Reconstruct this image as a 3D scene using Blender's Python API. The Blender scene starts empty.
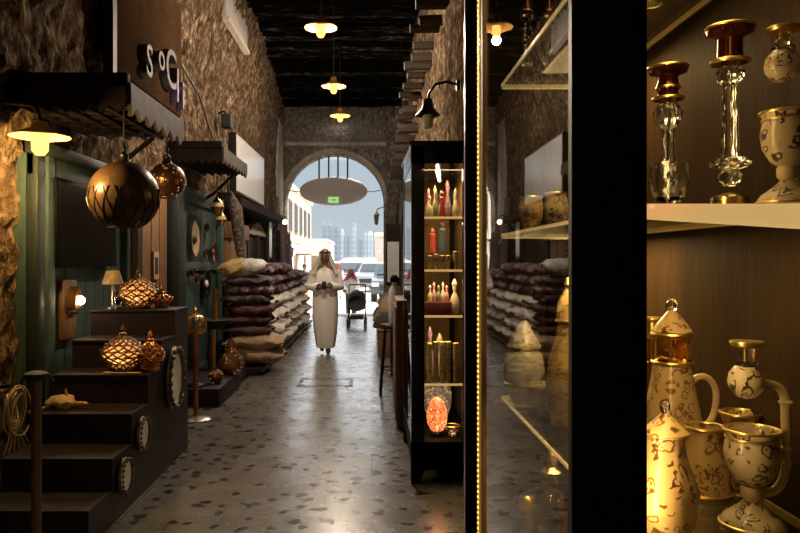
import bpy, bmesh, math, random
from mathutils import Vector, Matrix, noise as mn
PI = math.pi
R = math.radians
rnd = random.Random(7)
sc = bpy.context.scene
col = sc.collection

# ------------------------------------------------------------------ camera, world, sun, exposure
F = 700.0; CX = 372.0; CY = 260.0; EYE = 1.6
cd = bpy.data.cameras.new('camera'); cam = bpy.data.objects.new('camera', cd); col.objects.link(cam)
cam.location = (0, 0, EYE); cam.rotation_euler = (PI / 2, 0, 0)
cd.sensor_width = 36; cd.sensor_fit = 'HORIZONTAL'; cd.lens = 36 * F / 800
cd.shift_x = (400 - CX) / 800; cd.shift_y = -(266.5 - CY) / 800
cd.clip_start = 0.02; cd.clip_end = 4000
sc.camera = cam
sc.view_settings.view_transform = 'Standard'; sc.view_settings.look = 'None'
sc.view_settings.gamma = 1; sc.view_settings.use_curve_mapping = False
sc.view_settings.exposure = 0.5
sc.cycles.use_denoising = True
sc.cycles.max_bounces = 10; sc.cycles.transparent_max_bounces = 24
sc.cycles.transmission_bounces = 8; sc.cycles.glossy_bounces = 5; sc.cycles.diffuse_bounces = 4
sc.cycles.caustics_reflective = False; sc.cycles.caustics_refractive = False
sc.cycles.sample_clamp_indirect = 4.0

wd = bpy.data.worlds.new('sky'); sc.world = wd; wd.use_nodes = True
wn = wd.node_tree.nodes; wl = wd.node_tree.links; wn.clear()
wo = wn.new('ShaderNodeOutputWorld'); wb = wn.new('ShaderNodeBackground')
wt = wn.new('ShaderNodeTexCoord'); ws = wn.new('ShaderNodeSeparateXYZ'); wr = wn.new('ShaderNodeValToRGB')
wl.new(wt.outputs['Generated'], ws.inputs[0]); wl.new(ws.outputs['Z'], wr.inputs[0])
wr.color_ramp.elements[0].position = 0.0; wr.color_ramp.elements[0].color = (.40, .44, .47, 1)
wr.color_ramp.elements[1].position = 0.14; wr.color_ramp.elements[1].color = (.34, .41, .47, 1)
for pos_, c_ in ((.19, (2.6, 2.65, 2.7, 1)), (1.0, (2.4, 2.6, 2.9, 1))):      # sky above the visible band, brightened to light floor and hall
    e_ = wr.color_ramp.elements.new(pos_); e_.color = c_
wl.new(wr.outputs[0], wb.inputs['Color']); wb.inputs['Strength'].default_value = 1.0
wl.new(wb.outputs[0], wo.inputs[0])


def light(name, kind, loc, energy, color, parent=None, **kw):
    ld = bpy.data.lights.new(name, kind); ld.energy = energy; ld.color = color
    for k, v in kw.items():
        if k not in ('rot',): setattr(ld, k, v)
    o = bpy.data.objects.new(name, ld); col.objects.link(o); o.location = loc
    if 'rot' in kw: o.rotation_euler = kw['rot']
    if parent: o.parent = parent
    return o


sun = light('sun', 'SUN', (0, 0, 30), 8.5, (1, .94, .86), angle=R(1.0))
sun.rotation_euler = Vector((-.28, -.60, -.75)).to_track_quat('-Z', 'Y').to_euler()
WARM = (1.0, .80, .60)


def P(px, py, d):
    """the place at distance d that the photograph shows at (px, py)"""
    return Vector(((px - CX) / F * d, d, EYE - (py - CY) / F * d))


# ------------------------------------------------------------------ materials
class NT:
    def __init__(s, name):
        s.m = bpy.data.materials.new(name); s.m.use_nodes = True
        s.t = s.m.node_tree; s.t.nodes.clear()
        s.out = s.n('ShaderNodeOutputMaterial'); s._tc = None

    def n(s, kind, **kw):
        nd = s.t.nodes.new(kind)
        for k, v in kw.items():
            if k.startswith('i_'):
                key = k[2:].replace('_', ' ')
                nd.inputs[key].default_value = v
            else: setattr(nd, k, v)
        return nd

    def l(s, a, b): s.t.links.new(a, b)

    def co(s, scale=(1, 1, 1)):
        if s._tc is None: s._tc = s.n('ShaderNodeTexCoord')
        mp = s.n('ShaderNodeMapping'); mp.inputs['Scale'].default_value = scale
        s.l(s._tc.outputs['Object'], mp.inputs[0]); return mp.outputs[0]

    def noise(s, scale, detail=4, rough=.6, sc3=(1, 1, 1)):
        nd = s.n('ShaderNodeTexNoise'); nd.inputs['Scale'].default_value = scale
        nd.inputs['Detail'].default_value = detail; nd.inputs['Roughness'].default_value = rough
        s.l(s.co(sc3), nd.inputs['Vector']); return nd.outputs['Fac']

    def vor(s, scale, feature='F1', sc3=(1, 1, 1), out='Distance', rand=1.0):
        nd = s.n('ShaderNodeTexVoronoi', feature=feature); nd.inputs['Scale'].default_value = scale
        nd.inputs['Randomness'].default_value = rand
        s.l(s.co(sc3), nd.inputs['Vector']); return nd.outputs[out]

    def ramp(s, fac, stops, interp='LINEAR'):
        nd = s.n('ShaderNodeValToRGB'); cr = nd.color_ramp; cr.interpolation = interp
        while len(cr.elements) < len(stops): cr.elements.new(.5)
        for e, (p, c) in zip(cr.elements, stops):
            e.position = p; e.color = (*c, 1) if len(c) == 3 else c
        s.l(fac, nd.inputs[0]); return nd.outputs[0]

    def math(s, op, a, b=None):
        nd = s.n('ShaderNodeMath', operation=op)
        for i, v in enumerate((a, b)):
            if v is None: continue
            if isinstance(v, (int, float)): nd.inputs[i].default_value = v
            else: s.l(v, nd.inputs[i])
        return nd.outputs[0]

    def mix(s, fac, a, b, blend='MIX'):
        nd = s.n('ShaderNodeMix', data_type='RGBA', blend_type=blend)
        for i, v in ((0, fac), (6, a), (7, b)):
            if isinstance(v, (int, float)): nd.inputs[i].default_value = v
            elif isinstance(v, tuple): nd.inputs[i].default_value = (*v, 1)
            else: s.l(v, nd.inputs[i])
        return nd.outputs[2]

    def bump(s, h, strength=.4, dist=.02):
        nd = s.n('ShaderNodeBump'); nd.inputs['Strength'].default_value = strength
        nd.inputs['Distance'].default_value = dist; s.l(h, nd.inputs['Height']); return nd.outputs[0]

    def pbr(s, color=None, rough=.5, metal=0.0, normal=None, emis=None, estr=0.0, **kw):
        p = s.n('ShaderNodeBsdfPrincipled')
        def put(k, v):
            if v is None: return
            if isinstance(v, (int, float)): p.inputs[k].default_value = v
            elif isinstance(v, tuple): p.inputs[k].default_value = (*v, 1)
            else: s.l(v, p.inputs[k])
        put('Base Color', color); put('Roughness', rough); put('Metallic', metal)
        put('Emission Color', emis); put('Emission Strength', estr)
        for k, v in kw.items(): put(k.replace('_', ' '), v)
        if normal is not None: s.l(normal, p.inputs['Normal'])
        return p.outputs[0]

    def done(s, sh): s.l(sh, s.out.inputs[0]); return s.m


def shade(c, k): return tuple(min(1, x * k) for x in c)


def m_plain(name, c, rough=.5, metal=0.0, var=.25, ns=12, bump=.12, **kw):
    t = NT(name); f = t.noise(ns)
    c2 = t.ramp(f, [(.3, shade(c, 1 - var)), (.7, shade(c, 1 + var))])
    return t.done(t.pbr(c2, rough, metal, t.bump(f, bump, .01), **kw))


def m_emit(name, c, s):
    t = NT(name); e = t.n('ShaderNodeEmission'); e.inputs[0].default_value = (*c, 1); e.inputs[1].default_value = s
    return t.done(e.outputs[0])


def m_wood(name, c, rough=.5, sc3=(1, 1, 8), grain=.45, ns=5, spec=.3):
    t = NT(name); f = t.noise(ns, 6, .65, sc3); g = t.noise(1.6, 3)
    a = t.ramp(f, [(.25, shade(c, 1 - grain)), (.75, shade(c, 1 + grain))])
    a = t.mix(t.ramp(g, [(.35, (0, 0, 0)), (.75, (.6, .6, .6))]), a, shade(c, .5))
    return t.done(t.pbr(a, rough, 0, t.bump(f, .3, .01), Specular_IOR_Level=spec))


def m_stone(name, dark, mid, pale):
    t = NT(name)
    f = t.noise(6.5, 9, .74, (1, 1, .7)); v = t.vor(11, 'F1', (1, 1, .75)); b = t.noise(.8, 3)
    pit = t.noise(15, 5, .7, (1, 1, .6)); fine = t.noise(44, 3, .7)
    c = t.ramp(f, [(.40, dark), (.49, mid), (.58, pale)])
    c = t.mix(t.ramp(pit, [(.36, (1, 1, 1)), (.50, (0, 0, 0))]), c, shade(dark, .45))
    c = t.mix(t.ramp(v, [(.25, (0, 0, 0)), (.8, (.7, .7, .7))]), c, dark)
    c = t.mix(t.ramp(b, [(.35, (.55, .55, .55)), (.65, (0, 0, 0))]), c, shade(mid, .6))
    h = t.math('ADD', f, t.math('MULTIPLY', t.ramp(pit, [(.34, (0, 0, 0)), (.55, (1, 1, 1))]), .7))
    h = t.math('ADD', h, t.math('MULTIPLY', fine, .25))
    h = t.math('SUBTRACT', h, t.math('MULTIPLY', v, .6))
    return t.done(t.pbr(c, .9, 0, t.bump(h, 1.0, .09), Specular_IOR_Level=0.0))


def m_floor():
    t = NT('floor_stone')
    br = t.n('ShaderNodeTexBrick'); br.offset = .5
    br.inputs['Scale'].default_value = 1.0; br.inputs['Mortar Size'].default_value = .006
    br.inputs['Brick Width'].default_value = .62; br.inputs['Row Height'].default_value = .71
    br.inputs['Color1'].default_value = (.16, .146, .128, 1); br.inputs['Color2'].default_value = (.115, .105, .093, 1)
    br.inputs['Mortar'].default_value = (.045, .04, .035, 1)
    mp = t.co(); t.l(mp, br.inputs['Vector'])
    f = t.noise(3.2, 7, .62); g = t.noise(22, 4)
    c = t.mix(t.ramp(f, [(.3, (.75, .75, .75)), (.7, (0, 0, 0))]), br.outputs['Color'], (.10, .09, .08))
    # leaf-shaped dark chips inlaid in the stone
    warp = t.n('ShaderNodeTexNoise'); warp.inputs['Scale'].default_value = 7
    t.l(t.co(), warp.inputs['Vector'])
    add = t.n('ShaderNodeVectorMath', operation='MULTIPLY_ADD'); add.inputs[1].default_value = (.16, .16, 0)
    t.l(warp.outputs['Color'], add.inputs[0]); t.l(t.co(), add.inputs[2])
    vo = t.n('ShaderNodeTexVoronoi', voronoi_dimensions='2D'); vo.inputs['Scale'].default_value = 6.2; t.l(add.outputs[0], vo.inputs['Vector'])
    keep = t.math('GREATER_THAN', t.n_sep(vo.outputs['Color']), .35)
    chip = t.math('MULTIPLY', t.math('LESS_THAN', vo.outputs['Distance'], .21), keep)
    c = t.mix(t.math('MULTIPLY', chip, .95), c, (.010, .010, .012))
    rg = t.ramp(f, [(.3, (.33, .33, .33)), (.7, (.21, .21, .21))])
    spec = t.math('SUBTRACT', 1.0, t.math('MULTIPLY', chip, .75))
    h = t.math('SUBTRACT', t.math('MULTIPLY', t.noise(5, 5), .6), t.math('MULTIPLY', chip, .15))
    h = t.math('ADD', h, t.math('MULTIPLY', g, .12))
    h = t.math('SUBTRACT', h, t.math('MULTIPLY', br.outputs['Fac'], .5))
    return t.done(t.pbr(c, rg, 0, t.bump(h, .30, .010), Specular_IOR_Level=spec))


def _sep(s, c):
    nd = s.n('ShaderNodeSeparateColor'); s.l(c, nd.inputs[0]); return nd.outputs[0]
NT.n_sep = _sep


def m_pane(name, tint=(.95, .97, .95), ior=1.5, rough=0.0, boost=1.0):
    """thin window glass: a clear sheet with a mirror-like surface"""
    t = NT(name); tr = t.n('ShaderNodeBsdfTransparent'); tr.inputs[0].default_value = (*tint, 1)
    gl = t.n('ShaderNodeBsdfGlossy'); gl.inputs['Roughness'].default_value = rough
    gm = t.n('ShaderNodeNewGeometry'); dt = t.n('ShaderNodeVectorMath', operation='DOT_PRODUCT')
    t.l(gm.outputs['Normal'], dt.inputs[0]); t.l(gm.outputs['Incoming'], dt.inputs[1])
    f0 = ((ior - 1) / (ior + 1)) ** 2
    k = t.math('POWER', t.math('SUBTRACT', 1.0, t.math('ABSOLUTE', dt.outputs['Value'])), 5.0)
    fac = t.math('MULTIPLY', t.math('ADD', t.math('MULTIPLY', k, 1 - f0), f0), boost)
    mx = t.n('ShaderNodeMixShader')
    t.l(t.math('MINIMUM', fac, 1.0), mx.inputs[0])
    t.l(tr.outputs[0], mx.inputs[1]); t.l(gl.outputs[0], mx.inputs[2])
    return t.done(mx.outputs[0])


def m_glass(name, c=(1, 1, 1), rough=.03, ior=1.45):
    t = NT(name); h = t.vor(70, 'F1')
    return t.done(t.pbr(c, rough, 0, t.bump(h, .22, .006), Transmission_Weight=1.0, IOR=ior))


def m_enamel(name, base, line, scale=26, trans=.4):
    """frosted glass painted with gold arabesque lines"""
    t = NT(name)
    w = t.n('ShaderNodeTexNoise'); w.inputs['Scale'].default_value = scale * .55; w.inputs['Detail'].default_value = 2
    t.l(t.co(), w.inputs['Vector'])
    add = t.n('ShaderNodeVectorMath', operation='MULTIPLY_ADD'); add.inputs[1].default_value = (.045, .045, .045)
    t.l(w.outputs['Color'], add.inputs[0]); t.l(t.co(), add.inputs[2])
    v = t.n('ShaderNodeTexVoronoi', feature='F1'); v.inputs['Scale'].default_value = scale
    t.l(add.outputs[0], v.inputs['Vector'])
    d = v.outputs['Distance']
    ring = t.math('LESS_THAN', t.math('ABSOLUTE', t.math('SUBTRACT', d, .40)), .075)
    keep = t.math('GREATER_THAN', t.noise(scale * .8, 2), .44)
    dot = t.math('LESS_THAN', d, .13)
    mask = t.math('MAXIMUM', t.math('MULTIPLY', ring, keep), dot)
    c = t.mix(mask, base, line)
    sh = t.pbr(c, t.math('ADD', t.math('MULTIPLY', mask, .08), .26), t.math('MULTIPLY', mask, .25),
               t.bump(mask, .25, .004), Transmission_Weight=trans, IOR=1.3, Coat_Weight=.4, Coat_Roughness=.08)
    return t.done(sh)


M = {}
M['stone'] = m_stone('rough_stone', (.075, .044, .025), (.31, .21, .13), (.66, .50, .34))
M['stone_end'] = m_stone('grey_stone', (.15, .12, .10), (.42, .35, .29), (.62, .54, .46))
M['floor'] = m_floor()
def m_pole():
    t = NT('ceiling_pole_wood'); f = t.noise(7, 7, .7, (.5, 3, 3)); g = t.noise(2.2, 4, .6, (.6, 2, 2))
    c = t.ramp(f, [(.42, (.004, .0036, .0033)), (.54, (.016, .015, .014)), (.62, (.13, .12, .115))])  # pale streaks paint in the thin highlights along the poles
    c = t.mix(t.ramp(g, [(.35, (1, 1, 1)), (.6, (0, 0, 0))]), c, (.004, .0036, .0033))
    oi = t.n('ShaderNodeObjectInfo')
    c = t.mix(t.ramp(oi.outputs['Random'], [(.45, (.92, .92, .92)), (.7, (.3, .3, .3)), (.95, (0, 0, 0))]), c, (.002, .002, .002))
    return t.done(t.pbr(c, .8, 0, t.bump(f, .8, .03), Specular_IOR_Level=0.0))
M['pole'] = m_pole()
M['soffit'] = m_plain('soffit_matting', (.002, .002, .002), .9, ns=20, Specular_IOR_Level=0.0)
M['stub'] = m_wood('beam_end_wood', (.045, .030, .020), .7, (1, 8, 8))
M['plaster'] = m_plain('plaster', (.42, .36, .30), .8, ns=5)
M['black'] = m_plain('black_lacquer', (.0035, .0035, .0035), .55, var=.3, Specular_IOR_Level=.06)
M['greyedge'] = m_plain('grey_edge_highlight', (.06, .055, .05), .45, 0, .1)
M['stile'] = m_plain('black_case_frame', (.007, .006, .006), .9, var=.2, Specular_IOR_Level=0.0)
M['blackmat'] = m_plain('black_matt', (.012, .011, .011), .7, var=.3)
M['podium'] = m_wood('podium_wood', (.020, .013, .016), .5, (8, 1, 1), .3, 3, .25)
M['green'] = m_wood('green_paint', (.050, .085, .082), .6, (6, 6, 1), .5, 5)
M['greendark'] = m_wood('dark_green_paint', (.018, .026, .026), .55, (6, 6, 1), .4, 5)
M['darkwood'] = m_wood('dark_wood', (.022, .014, .010), .55, (6, 6, 1))
M['awning'] = m_wood('awning_wood', (.020, .014, .011), .7, (2, 2, 2), .45, 5, .05)
M['awning_edge'] = m_wood('awning_edge_wood', (.075, .060, .050), .6, (2, 2, 2), .45, 5, .1)
M['brownwood'] = m_wood('brown_wood', (.22, .115, .055), .5, (6, 6, 1))
M['casewood'] = m_wood('vitrine_back_wood', (.29, .165, .085), .45, (5, 5, 1), .3, 4)
M['oak'] = m_wood('case_back_wood', (.040, .023, .010), .6, (5, 5, 1), .3, 4, .04)
M['signboard'] = m_wood('signboard_wood', (.050, .028, .015), .95, (1, 1, 4), .3, 5, 0.0)
M['metal'] = m_plain('dark_metal', (.05, .045, .04), .35, .9, ns=20)
M['steel'] = m_plain('steel', (.45, .43, .40), .28, 1.0, .15)
M['bronze'] = m_plain('bronze', (.22, .12, .055), .32, .85, .35, 14, .25)
M['brass'] = m_plain('brass', (.62, .40, .14), .25, 1.0, .2, 18, .15)
M['copper'] = m_plain('copper', (.50, .22, .10), .3, .9, .3)
M['gold'] = m_plain('gold', (1.0, .68, .22), .30, 1.0, .1, 30, .1)
M['redgold'] = m_plain('red_gold_glaze', (.085, .016, .008), .12, .55, .5, 40, .1)
M['tv'] = m_plain('screen_black', (.006, .006, .007), .12, var=.1, bump=0)
M['white'] = m_plain('white_panel', (.74, .75, .78), .14, var=.05, bump=.02)
M['greysign'] = m_plain('grey_panel', (.30, .28, .26), .55, var=.08, bump=.02)
M['ovalsign'] = m_plain('oval_sign_grey', (.52, .48, .48), .6, var=.06, bump=.02)
M['letter'] = m_plain('pale_letters', (.045, .036, .038), .6, 0, .1)
M['violet'] = m_plain('violet_letters', (.075, .05, .12), .55, 0, .1)
M['pane'] = m_pane('cabinet_glass', (.96, .97, .94), 1.52, 0.0, .95)
M['pane2'] = m_pane('vitrine_glass', (.93, .95, .93), 1.5, 0.0, 1.0)
M['shelfglass'] = m_pane('shelf_glass', (.84, .87, .76), 1.5, .12, .5)
M['brasswood'] = m_plain('shelf_batten', (.40, .27, .12), .4, 0, .1)
M['glowedge'] = m_plain('shelf_edge', (.66, .50, .24), .2, 0, .05, 4, .02, Subsurface_Weight=.3, emis=(1, .68, .24), estr=.36)  # brightness of the shelf edge put in as glow; it holds no lamp
M['clear'] = m_glass('clear_crystal', (1, .985, .95))
M['amber'] = m_glass('amber_glass', (1, .58, .12), .06)
M['enamel'] = m_enamel('gold_painted_glass', (.80, .54, .22), (.16, .07, .012), 46)
M['enamel2'] = m_enamel('dark_painted_glass', (.78, .62, .36), (.06, .04, .02), 48)
M['enamelpale'] = m_plain('frosted_glass', (.78, .58, .30), .25, 0, .1, 20, .05, Transmission_Weight=.4, IOR=1.3, Coat_Weight=.4)
M['tumbler'] = m_enamel('tumbler_glass', (.58, .48, .30), (.05, .04, .03), 60, 0.0)
M['tumblerdark'] = m_enamel('tumbler_glass_dark', (.46, .38, .24), (.04, .03, .03), 80, 0.0)
M['lacquer'] = m_plain('gloss_black_lacquer', (.005, .005, .005), .16, var=.2, bump=.0)
M['enamelgrey'] = m_enamel('pale_painted_glass', (.58, .52, .42), (.16, .12, .08), 44)
M['lampyellow'] = m_plain('lamp_enamel', (.80, .56, .22), .4, 0, .1, 8, .02)
M['bulb'] = m_emit('lit_bulb', (1, .56, .12), 1.9)
M['bulbnear'] = m_emit('lit_bulb_strong', (1, .58, .12), 1.9)
M['lampshade'] = m_plain('amber_lamp_enamel', (.20, .10, .025), .5, 0, .1, 8, .02, Specular_IOR_Level=.1)
M['bulbdim'] = m_emit('lit_bulb_soft', (1, .60, .24), 26)
M['glow'] = m_emit('tiny_bulb', (1, .72, .42), 12)
M['led'] = m_emit('led_bead', (1, .55, .09), 1.6)
M['ledtape'] = m_plain('led_tape', (.40, .24, .05), .4, 0, .1, emis=(1, .50, .06), estr=.14)
M['tube'] = m_emit('lit_tube', (1, .80, .50), 5.0)
M['exitg'] = m_emit('exit_sign_green', (.35, .72, .22), .75)
M['exitw'] = m_plain('exit_sign_frame', (.62, .62, .55), .5, var=.05)
M['jute'] = m_plain('jute', (.36, .26, .16), .85, 0, .3, 26, .4)
M['sackw'] = m_plain('white_sackcloth', (.62, .58, .53), .8, 0, .2, 18, .3)
M['thobe'] = m_plain('white_cotton', (.84, .81, .77), .8, 0, .04, 6, .1)
M['scarf'] = m_plain('white_scarf', (.80, .77, .73), .8, 0, .05, 8, .15)
M['skin'] = m_plain('skin', (.20, .105, .065), .5, 0, .1, 20, .05)
M['hair'] = m_plain('dark_hair', (.012, .010, .009), .6)
M['shoe'] = m_plain('dark_leather', (.03, .022, .018), .4)
M['cord'] = m_plain('black_cord', (.02, .018, .016), .6)
def m_scrim(name, c):
    t = NT(name); tl = t.n('ShaderNodeBsdfTranslucent'); tl.inputs[0].default_value = (*c, 1)
    df = t.n('ShaderNodeBsdfDiffuse'); df.inputs[0].default_value = (*shade(c, .5), 1)
    mx = t.n('ShaderNodeMixShader'); mx.inputs[0].default_value = .35
    t.l(tl.outputs[0], mx.inputs[1]); t.l(df.outputs[0], mx.inputs[2]); return t.done(mx.outputs[0])
M['amberscrim'] = m_scrim('amber_scrim', (.36, .21, .105))
M['filigree'] = m_plain('filigree_bronze', (.085, .045, .022), .4, .6, .3)
M['rope'] = m_plain('pale_rope', (.40, .30, .17), .8, 0, .3, 40, .4)
M['paper'] = m_plain('crumpled_paper', (.50, .34, .16), .7, 0, .25, 14, .5)
M['mirror'] = m_plain('mirror_glass', (.80, .80, .82), .35, .35, .04, 5, .02)  # pale diffuse share stands in for a bright reflection
M['silver'] = m_plain('ornate_silver', (.13, .11, .10), .3, .8, .5, 60, .6)
M['facade'] = m_plain('cream_plaster', (.62, .54, .40), .85, 0, .07, 1.5)
M['shutter'] = m_wood('shutter_wood', (.20, .13, .08), .7, (4, 4, 1))
M['ground'] = m_plain('pale_paving', (.52, .48, .43), .75, 0, .08, 2)
M['tower'] = m_plain('hazed_blue_cladding', (.30, .36, .42), .35, 0, .06, .02, 0)  # distance haze mixed into the blue-grey colour
M['towerw'] = m_plain('white_cladding', (.62, .66, .68), .4, 0, .04, .02, 0)
M['carwhite'] = m_plain('white_car_paint', (.72, .72, .72), .25, 0, .03, 3, 0)
M['carsilver'] = m_plain('silver_car_paint', (.20, .21, .22), .3, .3, .03, 3, 0)
M['cardark'] = m_plain('dark_car_paint', (.05, .06, .06), .2, .2, .03, 3, 0)
M['carglass'] = m_plain('car_window', (.03, .04, .045), .06, 0, .05, 3, 0)
M['tyre'] = m_plain('tyre', (.02, .02, .02), .8)


def m_pattern(name, cols, scale, rough=.75, sc3=(1, 1, 1)):
    t = NT(name); v = t.n('ShaderNodeTexVoronoi'); v.inputs['Scale'].default_value = scale
    t.l(t.co(sc3), v.inputs['Vector'])
    k = len(cols); c = t.ramp(t.n_sep(v.outputs['Color']), [(i / k, q) for i, q in enumerate(cols)], 'CONSTANT')
    return t.done(t.pbr(c, rough, 0, t.bump(t.noise(40, 3), .3, .005)))


M['maroon'] = m_pattern('maroon_weave', [(.075, .018, .022), (.050, .012, .016), (.11, .045, .030), (.030, .012, .016)], 16, .7, (1, 1, 4))
M['darkpat'] = m_pattern('dark_weave', [(.025, .022, .028), (.06, .045, .05), (.035, .018, .022), (.12, .10, .10)], 22)
M['violetpat'] = m_pattern('violet_weave', [(.16, .11, .14), (.07, .03, .06), (.24, .20, .22), (.10, .03, .04)], 20)
M['goldcush'] = m_pattern('gold_brocade', [(.42, .29, .11), (.34, .22, .08), (.50, .38, .18)], 50, .45)
M['silvcush'] = m_pattern('silver_brocade', [(.48, .46, .42), (.36, .35, .33), (.56, .54, .50)], 40, .5)
M['scarfpat'] = m_pattern('patterned_scarf', [(.035, .03, .03), (.16, .12, .09), (.08, .05, .045), (.05, .04, .05)], 30)


def m_cloth(name, c): return m_plain(name, c, .85, 0, .25, 9, .25)


def m_lattice(name, base, hole, estr, scale, thr=.13, metal=.85, rough=.3):
    """pierced metal: bulb light shows through small holes"""
    t = NT(name); v = t.vor(scale, 'F1'); mask = t.math('LESS_THAN', v, thr)
    n = t.noise(9)
    c = t.ramp(n, [(.3, shade(base, .7)), (.7, shade(base, 1.3))])
    e = t.math('MULTIPLY', mask, estr)
    return t.done(t.pbr(c, rough, metal, t.bump(v, .5, .01), hole, e))


M['pierced'] = m_lattice('pierced_bronze', (.20, .10, .05), (1, .55, .25), .8, 30, .17)
M['pierceddot'] = m_lattice('dotted_gourd', (.14, .06, .03), (1, .62, .25), 1.2, 26, .12, .5, .25)


def m_globe():
    t = NT('brown_globe_metal'); n = t.noise(6, 5)
    c = t.ramp(n, [(.3, (.060, .033, .017)), (.7, (.115, .066, .035))])
    return t.done(t.pbr(c, .34, .3, t.bump(n, .08, .01)))
M['globe'] = m_globe()


def m_mosaic():
    t = NT('orange_mosaic_glass'); e = t.vor(46, 'DISTANCE_TO_EDGE')
    v = t.n('ShaderNodeTexVoronoi'); v.inputs['Scale'].default_value = 46; t.l(t.co(), v.inputs['Vector'])
    cell = t.ramp(t.n_sep(v.outputs['Color']), [(0, (1, .10, .02)), (.5, (1, .20, .05)), (1, (1, .42, .20))])
    mask = t.math('GREATER_THAN', e, .06)
    return t.done(t.pbr((.05, .03, .02), .3, 0, None, cell, t.math('MULTIPLY', mask, 1.5)))
M['mosaic'] = m_mosaic()


def m_windows(name, wall, glass, sx, sz):
    t = NT(name); br = t.n('ShaderNodeTexBrick'); br.offset = 0
    br.inputs['Scale'].default_value = 1; br.inputs['Brick Width'].default_value = sx; br.inputs['Row Height'].default_value = sz
    br.inputs['Mortar Size'].default_value = sz * .2
    br.inputs['Color1'].default_value = (*glass, 1); br.inputs['Color2'].default_value = (*shade(glass, 1.15), 1)
    br.inputs['Mortar'].default_value = (*wall, 1)
    tc = t.n('ShaderNodeTexCoord'); sp = t.n('ShaderNodeSeparateXYZ'); cb = t.n('ShaderNodeCombineXYZ')
    t.l(tc.outputs['Object'], sp.inputs[0]); t.l(t.math('ADD', sp.outputs[0], sp.outputs[1]), cb.inputs[0]); t.l(sp.outputs[2], cb.inputs[1])
    t.l(cb.outputs[0], br.inputs['Vector'])
    return t.done(t.pbr(br.outputs['Color'], .35))
M['towerwin'] = m_windows('tower_windows', (.25, .28, .31), (.17, .20, .23), 6, 7)  # tower colours paled and greyed to carry the distance haze
M['towerwinw'] = m_windows('white_tower_windows', (.42, .45, .48), (.28, .32, .36), 6, 7)


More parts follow.
